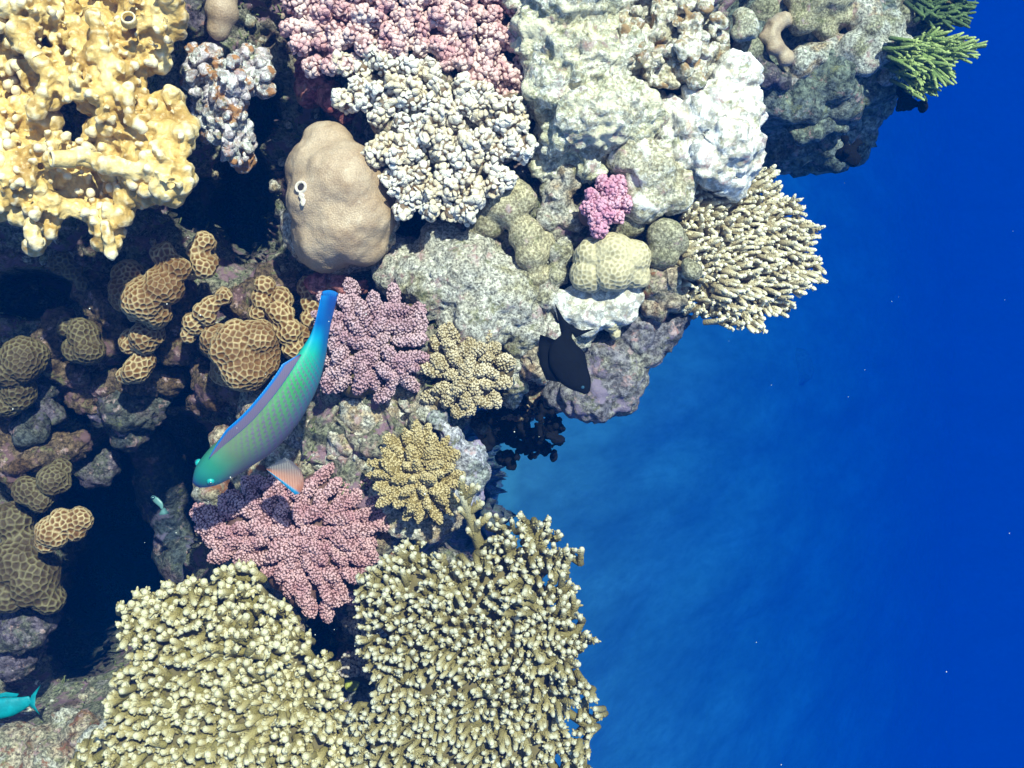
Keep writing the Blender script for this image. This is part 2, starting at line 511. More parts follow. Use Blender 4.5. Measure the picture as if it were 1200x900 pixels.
def convex(V, F, it=14):
    """how far each point stands out above the smoothed skin"""
    e = np.concatenate([np.stack([F[:, i], F[:, (i + 1) % F.shape[1]]], 1) for i in range(F.shape[1])])
    e = np.concatenate([e, e[:, ::-1]]); n = len(V)
    cnt = np.bincount(e[:, 0], minlength=n)
    S_ = V.copy()
    for _ in range(it):
        S_ = np.stack([np.bincount(e[:, 0], S_[e[:, 1], k], n) / np.maximum(cnt, 1) for k in range(3)], 1)
    return ((V - S_) * vnormals(V, F)).sum(1)
def surf(V, x, y):
    """height of a skin under a reef pixel"""
    s_ = K * (CAM_Z - V[:, 2]); px = V[:, 0] / s_ + 600; py = 450 - V[:, 1] / s_
    m = np.hypot(px - x, py - y) < 5
    return V[m, 2].max() if m.any() else 0.0
SEED = [100]
def roughen(V, F, amps, seed=None):
    """amps: list of (amplitude, scale, octaves) fbm terms; ('w', amp, scale) for pits"""
    if seed is None: SEED[0] += 7; seed = SEED[0]
    N = vnormals(V, F)
    off = np.zeros(len(V))
    for a in amps:
        if a[0] == 'w': off += a[1] * (worley(V, a[2], seed) - .5)
        elif a[0] == 'r': off += a[1] * (1 - 2 * np.abs(fbm(V, a[2], 2, seed)))
        else: off += a[0] * fbm(V, a[1], a[2], seed)
    return V + N * off[:, None]

def sph(bl):
    out = []
    for b in bl:
        px, py, r, z = b[:4]
        zs = b[4] if len(b) > 4 else 1.0
        c = P(px, py, z); R = PX(r, z)
        out.append((c, (R, R, R * zs)))
    return out

ROUGH = [(.012, 18, 4), (.004, 90, 3)]
def lump(name, label, cat, bl, mat, vox=.005, amps=ROUGH, group=None, parent=None, sm=2):
    V, F = fuse(sph(bl), vox, sm)
    V = roughen(V, F, amps)
    mb = MB(); mb.add(V, F)
    o = mb.build(name, mat, parent)
    if parent is None: tag(o, label, cat, group)
    return o

# ------------------------------------------------------------------ setting: the reef body, the drop-off and the water
REEF_EDGE = [(-700, -700), (840, -700), (850, -60), (858, 60), (880, 120), (868, 200), (820, 235), (800, 330), (775, 370), (740, 400), (735, 440), (700, 470), (655, 455),
             (600, 440), (560, 470), (545, 510), (560, 555), (545, 600), (520, 640), (600, 690), (610, 780), (610, 900), (600, 1500), (-700, 1500)]
CTRL = [(100, 150, .0), (0, 0, .0), (-300, 100, .05), (-300, 500, -.2), (-300, 900, -.1), (300, -300, .05), (700, -300, .0), (250, 90, -.16), (290, 250, -.42), (40, 330, -.32), (130, 600, -1.1), (200, 560, -1.0), (150, 700, -1.05),
        (110, 520, -.75), (60, 450, -.42), (30, 650, -.42), (30, 780, -.7), (200, 420, -.42), (250, 350, -.26), (390, 230, -.2), (470, 60, -.06), (320, 60, -.25), (500, 180, -.12), (480, 275, -.24), (560, 340, -.04),
        (700, 100, -.03), (830, 150, -.05), (700, 300, -.05), (740, 430, -.14), (620, 440, -.12), (580, 510, -.3), (440, 400, -.045), (600, 380, -.05), (480, 480, -.05), (390, 480, -.08), (540, 500, -.07), (545, 430, -.06), (300, 490, -.2), (260, 600, -.35), (480, 560, -.06),
        (430, 520, -.03), (340, 640, -.11), (250, 760, -.15), (100, 790, -.55), (60, 890, -.3), (200, 890, -.08), (380, 770, -.26), (550, 750, -.2), (450, 890, -.1), (300, 1200, 0), (-300, 1300, -.1), (160, 470, -.5), (330, 450, -.22)]
def rbf_fit(ct):
    c = np.array(ct, float); X = c[:, :2] / 300.0
    D = np.linalg.norm(X[:, None] - X[None], axis=2) + 1e-9
    A = D; w = np.linalg.solve(A + np.eye(len(X)) * 1e-3, c[:, 2])
    return X, w
_X, _w = rbf_fit(CTRL)
def ground_z(pts):
    D = np.linalg.norm(pts[:, None, :] / 300.0 - _X[None], axis=2)
    return D @ _w

PITS = [(165, 590, 66, 92, 1.6), (150, 680, 72, 58, 1.6), (95, 740, 42, 52, 1.0), (205, 515, 42, 36, .5), (290, 240, 34, 70, .5), (300, 130, 30, 46, .3), (235, 240, 34, 34, .25), (40, 345, 60, 28, .25), (110, 470, 40, 24, .2),
        (215, 440, 34, 36, .3), (60, 520, 34, 24, .2), (485, 268, 38, 20, .2), (600, 505, 34, 36, .4), (380, 748, 22, 30, .3), (450, 630, 24, 10, .15), (860, 20, 30, 50, .4), (110, 560, 50, 34, .5)]
def make_reef():
    xs = np.concatenate([np.arange(-640, -40, 14), np.arange(-40, 960, 2.2)])
    ys = np.concatenate([np.arange(-640, -30, 14), np.arange(-30, 930, 2.2), np.arange(930, 1440, 14)])
    gx, gy = np.meshgrid(xs, ys)
    pts = np.stack([gx.ravel(), gy.ravel()], 1)
    ins = inpoly(pts, REEF_EDGE)
    d, near = polydist(pts, REEF_EDGE)
    sd = np.where(ins, d, -d)
    q = np.where(ins[:, None], pts, near)
    z = np.zeros(len(pts))
    for k in range(0, len(pts), 50000): z[k:k + 50000] = ground_z(q[k:k + 50000])
    for cx, cy, rx, ry, dep in PITS:
        e = np.sqrt(((q[:, 0] - cx) / rx) ** 2 + ((q[:, 1] - cy) / ry) ** 2)
        e = np.clip((1.15 - e) / .5, 0, 1)
        z -= dep * e * e * (3 - 2 * e)
    z -= np.where(ins, .10 * np.exp(-np.maximum(sd, 0) / 25.0), .10)
    s = K * (CAM_Z - z)
    V = np.stack([(q[:, 0] - 600) * s, (450 - q[:, 1]) * s, z], 1)
    out = np.clip(-sd / 60.0, 0, 1)
    nrm = (pts - near); nrm /= np.maximum(np.linalg.norm(nrm, axis=1, keepdims=True), 1e-6)
    und = np.sqrt(out) * .22
    V[:, 0] -= np.where(ins, 0, nrm[:, 0] * und)
    V[:, 1] += np.where(ins, 0, nrm[:, 1] * und)
    V[:, 2] -= out * 9.0
    amp = .030 * fbm(V, 9, 3, 5) + .013 * fbm(V, 34, 3, 9) - .022 * np.maximum(0, .55 - worley(V, 22, 3)) * 1.2 + .012 * (1 - 2 * np.abs(fbm(V, 24, 2, 41)))
    V[:, 2] += np.where(ins, amp, amp * 3)
    V[:, 0] += .012 * fbm(V, 30, 3, 71) + np.where(ins, 0, .12 * fbm(V, 4, 3, 72) * out ** .3)
    ny, nx = gx.shape
    idx = np.arange(nx * ny).reshape(ny, nx)
    F = np.stack([idx[1:, :-1], idx[1:, 1:], idx[:-1, 1:], idx[:-1, :-1]], -1).reshape(-1, 4)
    keep = (sd[F] > -64).all(1)
    F = F[keep]
    used = np.unique(F); rem = np.full(len(V), -1); rem[used] = np.arange(len(used))
    mb = MB(); mb.add(V[used], rem[F])
    global REEF_V, REEF_PX
    g = ins & (pts[:, 0] > -20) & (pts[:, 1] > -20) & (pts[:, 1] < 920)
    REEF_V, REEF_PX = V[g], pts[g]
    return struct(mb.build('reef_terrain', M['reef'], origin=np.zeros(3)))
make_reef()

def slope_z(x, y):
    z = -12.0 - 1.9 * np.clip(x, 0, 18.5) - .25 * np.clip(x - 18.5, 0, 60)
    return z
def make_slope():
    a = np.concatenate([np.linspace(-40, -3, 16), np.linspace(-2.6, 19, 240), np.linspace(20, 150, 36)])
    b = np.concatenate([np.linspace(-120, -13, 30), np.linspace(-12.5, 12.5, 220), np.linspace(13, 120, 30)])
    gx, gy = np.meshgrid(a, b)
    x, y = gx.ravel(), gy.ravel()
    z = slope_z(x, y)
    V = np.stack([x, y, z], 1)
    G = np.stack([x * .6, y, z * 0], 1)
    big = fbm(G, .6, 3, 31) * .35 + np.maximum(0, .7 - worley(G, .8, 35)) * .6
    V[:, 2] += big
    ny, nx = gx.shape
    idx = np.arange(nx * ny).reshape(ny, nx)
    F = np.stack([idx[:-1, :-1], idx[:-1, 1:], idx[1:, 1:], idx[1:, :-1]], -1).reshape(-1, 4)
    mb = MB(); mb.add(V, F)
    k = NM('slope_rubble')
    vm = k.n('ShaderNodeVectorMath', operation='MULTIPLY'); k.put(vm.inputs[0], k.co); vm.inputs[1].default_value = (.6, 1.0, 0.0); g = vm.outputs[0]
    c = k.ramp(k.noise(.9, 6, .62, 0, g), [(.34, (.16, .18, .18)), (.5, (.21, .22, .21)), (.66, (.28, .28, .27))])
    c = k.mix(.4, c, k.ramp(k.noise(5, 4, .7, 0, g), [(.35, .5), (.6, 1.1)]), 'MULTIPLY')
    m = k.done(c, .9, k.noise(3, 5, .5, 0, g), .25, .1, .1)
    return struct(mb.build('ground', m, origin=np.zeros(3)))
make_slope()

def make_haze():
    bm = bmesh.new(); bmesh.ops.create_cube(bm, size=1.0)
    me = bpy.data.meshes.new('haze'); bm.to_mesh(me); bm.free()
    o = bpy.data.objects.new('haze', me); COL.objects.link(o)
    x0, x1, y0, y1, z0, z1 = -45, 155, -125, 125, -66, 2.1
    o.location = ((x0 + x1) / 2, (y0 + y1) / 2, (z0 + z1) / 2); o.scale = (x1 - x0, y1 - y0, z1 - z0)
    m = bpy.data.materials.new('sea_water'); m.use_nodes = True
    t = m.node_tree; t.nodes.clear()
    out = t.nodes.new('ShaderNodeOutputMaterial'); pv = t.nodes.new('ShaderNodeVolumePrincipled')
    pv.inputs['Color'].default_value = (0.0, .044, .19, 1)
    pv.inputs['Absorption Color'].default_value = (0.0, .36, .82, 1)
    pv.inputs['Density'].default_value = .11
    pv.inputs['Anisotropy'].default_value = 0.0
    t.links.new(pv.outputs[0], out.inputs['Volume'])
    me.materials.append(m)
    o['kind'] = 'stuff'; o['label'] = 'blue sea water thickening with depth'
    return o
make_haze()

# ------------------------------------------------------------------ corals
def knob_lobe(mb, c, d, L, r, knob, rng, flat=.75, mi_body=0, mi_knob=1, sides=None, grow=1.0, rough=.0):
    """one rounded coral lobe: an ellipsoid along d studded with small knobs; c is the tip centre"""
    d = d / np.linalg.norm(d)
    if sides is None: sides = rng.normal(size=3)
    u = sides - d * (sides @ d); u /= np.linalg.norm(u)
    v = np.cross(d, u)
    I, F = ico(2)
    n_long, n_a, n_b = L, r * grow, r * flat
    V = c + np.outer(I[:, 0] * n_long, d) + np.outer(I[:, 1] * n_a, u) + np.outer(I[:, 2] * n_b, v)
    mb.add(V, F, np.clip(I[:, 0] * .15 + .1, 0, .3), mi_body)
    area = 4 * math.pi * ((L * n_a) ** 1.6 / 3 + (L * n_b) ** 1.6 / 3 + (n_a * n_b) ** 1.6 / 3) ** (1 / 1.6)
    n = int(area / (knob * knob * 2.9)); n = max(8, min(n, 230))
    k = np.arange(n) + .5
    ph = np.arccos(1 - 2 * k / n); th = np.pi * (1 + 5 ** .5) * k + rng.uniform(0, 6)
    pd = np.stack([np.cos(ph), np.sin(ph) * np.cos(th), np.sin(ph) * np.sin(th)], 1)
    pd = pd[pd[:, 0] > -.4]
    pd += rng.normal(size=pd.shape) * .06
    pos = c + np.outer(pd[:, 0] * n_long, d) + np.outer(pd[:, 1] * n_a, u) + np.outer(pd[:, 2] * n_b, v)
    nr = np.outer(pd[:, 0] / n_long, d) + np.outer(pd[:, 1] / n_a, u) + np.outer(pd[:, 2] / n_b, v)
    nr /= np.linalg.norm(nr, axis=1, keepdims=True)
    I1, F1 = ico(2 if rough else 1)
    kr = knob * rng.uniform(.6, 1.25, len(pos))
    # knobs in one go; attribute rises outwards
    Vk = pos[:, None, :] + nr[:, None, :] * (kr * rng.uniform(-.25, .15, len(pos)))[:, None, None] + I1[None] * kr[:, None, None]
    A = np.einsum('nj,kj->kn', I1, nr) * .5 + .5
    if rough:
        Q_ = Vk.reshape(-1, 3)
        Q_ = Q_ + knob * rough * np.stack([vnoise(Q_ / knob * .55, 3), vnoise(Q_ / knob * .55, 5), vnoise(Q_ / knob * .55, 8)], 1)
        Vk = Q_.reshape(Vk.shape)
    Fk = (F1[None] + (np.arange(len(pos)) * len(I1))[:, None, None]).reshape(-1, 3)
    mb.add(Vk.reshape(-1, 3), Fk, A.ravel(), mi_knob)

def cauliflower(name, label, cat, poly, centre, z, dome, spacing, rl, lf, knob, mk, mbase, seed, group=None, flat=.75, tilt=.75, base_r=None, body=None, part='branch', rough=0.0, jit=.26, gr=(1.0, 1.4)):
    """a domed colony of knobbly lobes. poly in reef pixels, rl lobe radius, lf length factor, knob radius (pixels)"""
    rng = np.random.default_rng(seed)
    pts = scatter(poly, spacing, rng, jit)
    pc = np.array(poly); R = np.linalg.norm(pc - np.array(centre), axis=1).max()
    root = thing(name, label, cat, P(centre[0], centre[1], z - .05), group)
    base = []
    for (x, y) in scatter([(centre[0] + (a - centre[0]) * .78, centre[1] + (b - centre[1]) * .78) for a, b in poly], spacing * 1.5, rng, .2):
        q = math.hypot(x - centre[0], y - centre[1]) / R
        base.append((x, y, spacing * 1.05, z + dome * (1 - q * q) - PX(spacing * 1.0, z) - .012))
    if base:
        V, F = fuse(sph(base), .006, 3)
        mb = MB(); mb.add(V, F); mb.build('base', mbase, root)
    if len(pts) > 98:
        o = np.argsort(rng.random(len(pts))); big = pts[o[:90]]; rest = pts[o[90:]]
    else: big, rest = pts, []
    def one(mb, x, y):
        dx, dy = x - centre[0], -(y - centre[1])
        q = math.hypot(dx, dy) / R
        rad = np.array([dx, dy, 0]) / max(1e-6, math.hypot(dx, dy))
        d = rad * tilt * q * 1.5 + np.array([0, 0, 1.0]) + rng.normal(size=3) * .12
        r = PX(rl, z) * rng.uniform(.82, 1.18)
        c = P(x, y, z + dome * (1 - q * q) + rng.normal() * .004)
        L = r * lf * rng.uniform(.8, 1.2)
        d = d / np.linalg.norm(d)
        # elongate the crown of the lobe radially, like the fingers of the photograph
        knob_lobe(mb, c - d * L * .25, d, L, r, PX(knob, z), rng, flat, 0, 0, rad + rng.normal(size=3) * .3, rng.uniform(*gr), rough)
    for (x, y) in big:
        mb = MB(); one(mb, x, y); mb.build(part, mk, root)
    if len(rest):
        mb = MB()
        for (x, y) in rest: one(mb, x, y)
        mb.build('branch', mk, root)['kind'] = 'stuff'
    return root

def staghorn(name, label, poly, centre, z, dome, spacing, r, L, mat, seed, tilt=1.0, flow=(0, 0), up=1.0, nubs=5, nl=28, group=None, cat='coral', tipr=.62, zdrop=.0, fork=0.0):
    """a table of branchlets: limbs radiate from the centre, each carries its own branchlets"""
    rng = np.random.default_rng(seed)
    pts = scatter(poly, spacing, rng, .34)
    c0 = np.array(centre, float)
    R = np.linalg.norm(np.array(poly) - c0, axis=1).max()
    root = thing(name, label, cat, P(centre[0], centre[1], z - .08), group)
    # cluster the branchlets into limbs by farthest-point seeds
    sel = [int(np.argmin(np.linalg.norm(pts - c0, axis=1)))]
    dm = np.linalg.norm(pts - pts[sel[0]], axis=1)
    while len(sel) < min(nl, len(pts)):
        j = int(np.argmax(dm)); sel.append(j); dm = np.minimum(dm, np.linalg.norm(pts - pts[j], axis=1))
    own = np.argmin(np.linalg.norm(pts[:, None] - pts[sel][None], axis=2), axis=1)
    cz = z - PX(L * .8, z)
    hub = P(centre[0], centre[1], cz - .01)
    bl = [(x, y, spacing * 1.7, cz - PX(spacing * 1.5, z) - zdrop * .6 + dome * (1 - min(1, np.hypot(x - c0[0], y - c0[1]) / R) ** 2)) for x, y in scatter([tuple(c0 + (np.array(p) - c0) * .72) for p in poly], spacing * 2.2, rng, .2)]
    V, F = fuse(sph(bl), .007, 3)
    mb = MB(); mb.add(V, F); mb.build('base', M['acro_base'], root)
    for li in range(len(sel)):
        m = pts[own == li]
        mb = MB()
        lean = rng.normal(size=3) * np.array([.3, .3, 0]); lz = rng.normal() * .008
        mean = m.mean(0)
        q = np.linalg.norm(mean - c0) / R
        far = P(mean[0], mean[1], cz + dome * (1 - q * q) - zdrop * q)
        s = np.linspace(0, 1, 7)
        path = hub + (far - hub) * s[:, None]
        path[:, 2] += .01 * np.sin(s * 3.1)
        tube(mb, path, PX(r, z) * np.linspace(1.9, 1.2, 7), 8, np.zeros(7) + .15)
        for (x, y) in m:
            v = np.array([x, y]) - c0
            q = np.linalg.norm(v) / R
            rad = np.array([v[0], -v[1], 0]) / max(np.linalg.norm(v), 1e-6)
            d = rad * tilt * (q ** .8) * 1.3 + np.array([flow[0], -flow[1], 0]) + np.array([0, 0, up]) + lean + rng.normal(size=3) * np.array([.24, .24, .08])
            d /= np.linalg.norm(d)
            zt = z + lz + dome * (1 - q * q) - zdrop * q + rng.normal() * .005
            tip = P(x, y, zt)
            l = PX(L, z) * rng.uniform(.75, 1.15)
            rr = PX(r, z) * rng.uniform(.85, 1.15)
            b = tip - d * l
            branchlet(mb, b, d, l, rr, rr * tipr, rng, nubs)
            tube(mb, np.array([far + (b - far) * k for k in (0, .4, .75, 1.0)]), rr * np.array([1.2, 1.1, 1.0, .95]), 6, np.array([.1, .15, .2, .2]))
            if fork and rng.random() < fork:
                a = np.cross(d, rng.normal(size=3)); a /= np.linalg.norm(a)
                d2 = d * .8 + a * .7
                branchlet(mb, b + d * l * .35, d2, l * .5, rr * .85, rr * tipr, rng, max(1, nubs - 2), 6, .1, .35)
        mb.build('branch', mat, root)
    return root

rg = np.random.default_rng(7)

# --- yellow fire coral, top left: a knobbly net of plates with openings
def fire_coral():
    rng = np.random.default_rng(3)
    poly = [(-70, -60), (205, -60), (212, 30), (190, 70), (196, 105), (214, 120), (222, 160), (212, 195), (226, 212), (214, 236), (180, 240), (155, 232), (140, 268), (133, 302), (118, 292), (105, 262), (70, 250), (52, 285), (34, 288), (20, 250), (-70, 262)]
    holes = [(84, 144, 19), (180, 93, 12), (28, 268, 8), (80, 266, 8)]
    pts = scatter(poly, 13, rng, .3)
    bl = []
    for x, y in pts:
        if any(math.hypot(x - a, y - b) < r + 7 for a, b, r in holes): continue
        z = .055 + .035 * math.sin(x * .035 + 1) * math.cos(y * .03) + rng.normal() * .009 - (.05 if math.hypot(x - 58, y - 62) < 22 else 0) - .00020 * max(0, y - 190)
        bl.append((x, y, rng.uniform(11, 15), z, 1.0))
    for x, y in scatter(poly, 12, rng, .45):
        if any(math.hypot(x - a, y - b) < r + 2 for a, b, r in holes): continue
        z = .055 + .035 * math.sin(x * .035 + 1) * math.cos(y * .03)
        if rng.random() < .6 and polydist(np.array([[x, y]]), poly)[0][0] > 7:
            n = rng.integers(1, 4)
            for j in range(n):
                bl.append((x + rng.normal() * 5, y + rng.normal() * 5, rng.uniform(3.2, 6.5), z + .017 + rng.uniform(0, .016) - .00020 * max(0, y - 190), rng.uniform(1, 1.6)))
    # ridges and the drip-shaped lower tips
    for path, r in (([(60, 188), (95, 186), (130, 192), (160, 200)], 11), ([(110, 20), (118, 60), (128, 100), (150, 118)], 10), ([(125, 262), (128, 282), (131, 298)], 7), ([(36, 262), (42, 285)], 8), ([(150, 105), (152, 140), (165, 150)], 8), ([(20, 40), (60, 90), (40, 130)], 12)):
        for (x0, y0), (x1, y1) in zip(path[:-1], path[1:]):
            for t in np.linspace(0, 1, 5): bl.append((x0 + (x1 - x0) * t, y0 + (y1 - y0) * t, r, .10 - .0003 * max(0, y0 - 200)))
    root = thing('fire_coral', 'knobbly yellow coral with tube openings overhanging the dark cave, top left corner', 'coral', P(80, 120, 0))
    V, F = fuse(sph(bl), .0023, 1, 2)
    V = roughen(V, F, [(.0045, 34, 3), (.0018, 120, 2)], 11)
    cv = convex(V, F); cv = np.clip(cv / np.percentile(cv, 98), 0, 1)
    mb = MB(); mb.add(V, F, cv); mb.build('body', M['sponge'], root)
    for (x, y, z, dx, dy, r, l) in ((60, 186, .125, -.85, .1, 9.5, 26), (150, 20, .135, .1, -.2, 8.5, 10), (1, 196, .10, -.3, .2, 9, 12), (46, 284, .05, .1, .4, 7, 12)):
        d = np.array([dx, -dy, .62]); d /= np.linalg.norm(d)
        z = max(z, surf(V, x, y) + .008) if (x, y) in ((60, 186), (150, 20)) else z; R = PX(r, z); c = P(x, y, z)
        mb = MB()
        pts = [c - d * PX(l, z), c - d * PX(l * .5, z), c - d * R * .3, c + d * 0, c + d * R * .12, c - d * R * .1, c - d * R * 1.2]
        tube(mb, pts, R * np.array([1.15, 1.1, 1.05, 1.0, .82, .72, .6]), 16, np.array([0, 0, .2, .9, .9, 0, 0]), axis=d)
        o = mb.build('tube', M['sponge'], root)
        mb = MB(); I, FI = ico(2)
        mb.add(I * R * np.array([.66, .66, .3]) + c - d * R * .75, FI); mb.build('opening_fill', M['hole'], o)
    return root
fire_coral()

# --- lilac-white rubble coral beside it
def rubble():
    poly = [(222, 52), (250, 62), (262, 84), (275, 64), (302, 54), (316, 72), (312, 106), (292, 108), (280, 124), (284, 140), (300, 176), (296, 196), (278, 190), (262, 176), (242, 160), (236, 130), (224, 100)]
    rng = np.random.default_rng(9)
    bl = []
    for x, y in scatter(poly, 10, rng, .35):
        z = -.035 + .03 * math.sin(x * .1) - .0005 * max(0, y - 100)
        bl.append((x, y, rng.uniform(6, 10), z - .01)); bl.append((x + rng.normal() * 3, y + rng.normal() * 3, rng.uniform(3.5, 6.5), z + rng.uniform(0, .02), rng.uniform(.8, 1.6)))
    V, F = fuse(sph(bl), .0026, 1)
    V = roughen(V, F, [(.005, 40, 3), ('r', .004, 60), ('w', -.004, 110), (.002, 170, 2)], 9)
    mb = MB(); mb.add(V, F, np.clip(convex(V, F, 8) / .004, 0, 1))
    tag(mb.build('knob_coral', M['rubblecoral']), 'broken white and lilac knobbly coral beside the yellow coral', 'coral')
M['crag'] = m_turf('crag_coral', [(.70, .62, .46), (.84, .80, .72), (.58, .50, .34), (.84, .82, .78)], 150, 20, 1.0, dark=(.34, .24, .14), crust=(.30, .19, .10))
M['rubblecoral'] = m_turf('rubble_coral', [(.80, .74, .72), (.86, .83, .82), (.62, .52, .58), (.86, .84, .80)], 140, 18, 1.0, dark=(.40, .30, .26), crust=(.34, .16, .07))
rubble()
lump('reef_rock', 'purple crusted knob of rock at the top edge behind the yellow coral', 'rock', [(218, 10, 26, -.06), (232, 30, 18, -.07), (210, -20, 26, -.06)], M['purple'], .005)
lump('finger_coral', 'smooth beige finger of coral against the purple rock at the top edge', 'coral', [(262, -10, 20, -.03), (260, 14, 20, -.03), (256, 32, 16, -.035)], M['boulder'], .005, [(.003, 30, 3)])

# --- cauliflower corals
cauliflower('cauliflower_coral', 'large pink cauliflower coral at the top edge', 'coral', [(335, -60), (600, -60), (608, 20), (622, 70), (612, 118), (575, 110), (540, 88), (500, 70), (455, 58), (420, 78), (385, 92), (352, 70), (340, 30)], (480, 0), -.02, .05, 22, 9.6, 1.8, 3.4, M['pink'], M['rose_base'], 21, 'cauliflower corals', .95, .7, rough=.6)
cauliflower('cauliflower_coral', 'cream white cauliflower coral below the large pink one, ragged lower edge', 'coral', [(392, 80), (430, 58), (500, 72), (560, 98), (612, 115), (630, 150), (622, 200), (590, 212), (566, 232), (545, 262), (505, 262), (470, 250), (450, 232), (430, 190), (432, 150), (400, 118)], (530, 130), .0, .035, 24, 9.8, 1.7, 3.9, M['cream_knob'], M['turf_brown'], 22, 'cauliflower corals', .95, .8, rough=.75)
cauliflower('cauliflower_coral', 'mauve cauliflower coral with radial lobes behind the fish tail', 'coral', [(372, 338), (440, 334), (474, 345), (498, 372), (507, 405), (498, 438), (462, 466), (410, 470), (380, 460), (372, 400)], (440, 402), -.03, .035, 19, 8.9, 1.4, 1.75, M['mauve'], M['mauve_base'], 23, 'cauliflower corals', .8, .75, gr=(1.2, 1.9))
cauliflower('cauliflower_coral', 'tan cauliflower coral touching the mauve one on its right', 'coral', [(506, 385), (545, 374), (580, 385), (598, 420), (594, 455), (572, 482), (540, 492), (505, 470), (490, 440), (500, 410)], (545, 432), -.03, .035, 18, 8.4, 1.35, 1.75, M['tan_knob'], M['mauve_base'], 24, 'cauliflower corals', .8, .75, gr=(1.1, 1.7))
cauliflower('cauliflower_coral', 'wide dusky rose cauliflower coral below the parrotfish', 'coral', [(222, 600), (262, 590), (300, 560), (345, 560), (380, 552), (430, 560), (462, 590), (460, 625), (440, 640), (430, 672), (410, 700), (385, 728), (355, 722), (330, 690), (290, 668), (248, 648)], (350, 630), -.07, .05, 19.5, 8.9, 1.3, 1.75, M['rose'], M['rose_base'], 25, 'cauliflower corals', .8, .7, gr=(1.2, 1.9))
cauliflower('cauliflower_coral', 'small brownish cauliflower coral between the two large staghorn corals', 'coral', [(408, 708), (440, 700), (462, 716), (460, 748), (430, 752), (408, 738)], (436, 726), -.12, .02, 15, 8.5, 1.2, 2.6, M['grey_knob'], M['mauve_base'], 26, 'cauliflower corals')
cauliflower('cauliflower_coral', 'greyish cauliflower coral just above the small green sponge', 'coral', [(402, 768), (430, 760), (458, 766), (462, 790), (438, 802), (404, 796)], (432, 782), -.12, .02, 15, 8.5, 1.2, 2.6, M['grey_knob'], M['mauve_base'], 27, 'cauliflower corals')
cauliflower('finger_coral', 'khaki round coral with stubby fingers above the large staghorn coral', 'coral', [(446, 530), (470, 508), (500, 506), (530, 525), (540, 555), (528, 595), (500, 612), (470, 600), (448, 580), (440, 555)], (490, 560), .0, .035, 15, 6.6, 2.9, 1.6, M['khaki'], M['khaki'], 28, None, .8, 1.5, gr=(1.0, 1.25))
cauliflower('cauliflower_coral', 'small magenta coral among pale rocks in the upper middle', 'coral', [(682, 240), (700, 218), (722, 200), (736, 212), (734, 245), (718, 268), (694, 272)], (708, 240), .01, .025, 15, 7.8, 1.5, 2.6, M['magenta'], M['rose_base'], 29, 'cauliflower corals', 1.0, rough=.5)
def crag(name, label, cat, poly, z, rmin, rmax, step, mat, seed, dz=.02, amps=None):
    rng = np.random.default_rng(seed)
    bl = [(x, y, rng.uniform(rmin, rmax) * 1.25, z - .022) for x, y in scatter(poly, step, rng, .3)]
    for x, y in scatter(poly, step * .8, rng, .4):
        bl.append((x, y, rng.uniform(rmin, rmax) * .75, z + rng.uniform(-.6, 1) * dz, rng.uniform(.8, 1.5)))
    V, F = fuse(sph(bl), .003, 1)
    V = roughen(V, F, amps or [(.006, 36, 3), ('r', .004, 55), ('w', -.006, 95), (.002, 160, 2)], seed)
    mb = MB(); mb.add(V, F, np.clip(convex(V, F, 8) / .004, 0, 1))
    return tag(mb.build(name, mat), label, cat)
crag('knob_coral', 'whitish craggy coral with dark pits above the white rock at the top edge', 'coral', [(724, -40), (810, -40), (846, 30), (842, 60), (815, 95), (770, 100), (738, 80), (722, 40)], .03, 7, 13, 15, M['crag'], 30, .03)

# --- smooth corals and rocks of the upper half
bc = thing('boulder_coral', 'smooth tan boulder coral with one pale tube hole', 'coral', P(395, 230, -.15))
BV, BF = fuse(sph([(383, 176, 33, -.03), (372, 200, 40, -.03), (377, 235, 44, -.02), (400, 215, 48, -.01), (404, 262, 45, -.02), (424, 250, 40, -.02), (384, 276, 42, -.04), (428, 285, 27, -.04), (434, 222, 30, -.03)]), .0042, 22)
BV = roughen(BV, BF, [(.005, 14, 3), (.0016, 60, 3)], 501)
mb = MB(); mb.add(BV, BF); mb.build('body', M['boulder'], bc)
lump('underside', None, None, [(366, 278, 31, -.075), (393, 292, 32, -.078), (425, 290, 28, -.078), (446, 262, 18, -.065), (448, 280, 14, -.06), (345, 262, 18, -.07)], M['turf_green'], .005, [(.006, 40, 3)], parent=bc)
def tube_hole(x, y, z, r, par):
    mb = MB(); c = P(x, y, z); R = PX(r, z); d = np.array([-.25, .1, 1]); d /= np.linalg.norm(d)
    tube(mb, [c - d * R * 1.6, c - d * R, c, c + d * R * .2, c + d * R * .05, c - d * R], R * np.array([1.4, 1.2, 1.0, .85, .62, .55]), 14, axis=d)
    o = mb.build('tube', M['osculum'], par)
    I, FI = ico(2); mb = MB(); mb.add(I * R * np.array([.6, .6, .25]) + c - d * R * .35, FI); mb.build('opening_fill', M['hole'], o)
tube_hole(352, 219, surf(BV, 352, 219) + .0015, 7.5, bc)
mb = MB(); zz = surf(BV, 356, 234); V_, F_ = fuse([(P(353, 229, zz), (.005, .006, .002)), (P(355, 236, zz), (.004, .007, .002))], .0012, 1); V_ = roughen(V_, F_, [(.0012, 200, 2)], 77); mb.add(V_, F_); mb.build('scar', M['osculum'], bc)
lump('reef_rock', 'red crusted rock wedged between pink coral and tan boulder coral', 'rock', [(372, 100, 22, -.10), (392, 118, 20, -.09), (360, 80, 18, -.12), (404, 132, 14, -.09)], M['red'], .005)
lump('reef_rock', 'salmon red crust under the tan boulder coral beside the fish tail', 'rock', [(376, 335, 14, -.10), (400, 336, 18, -.10), (425, 334, 14, -.11)], M['red'], .005)
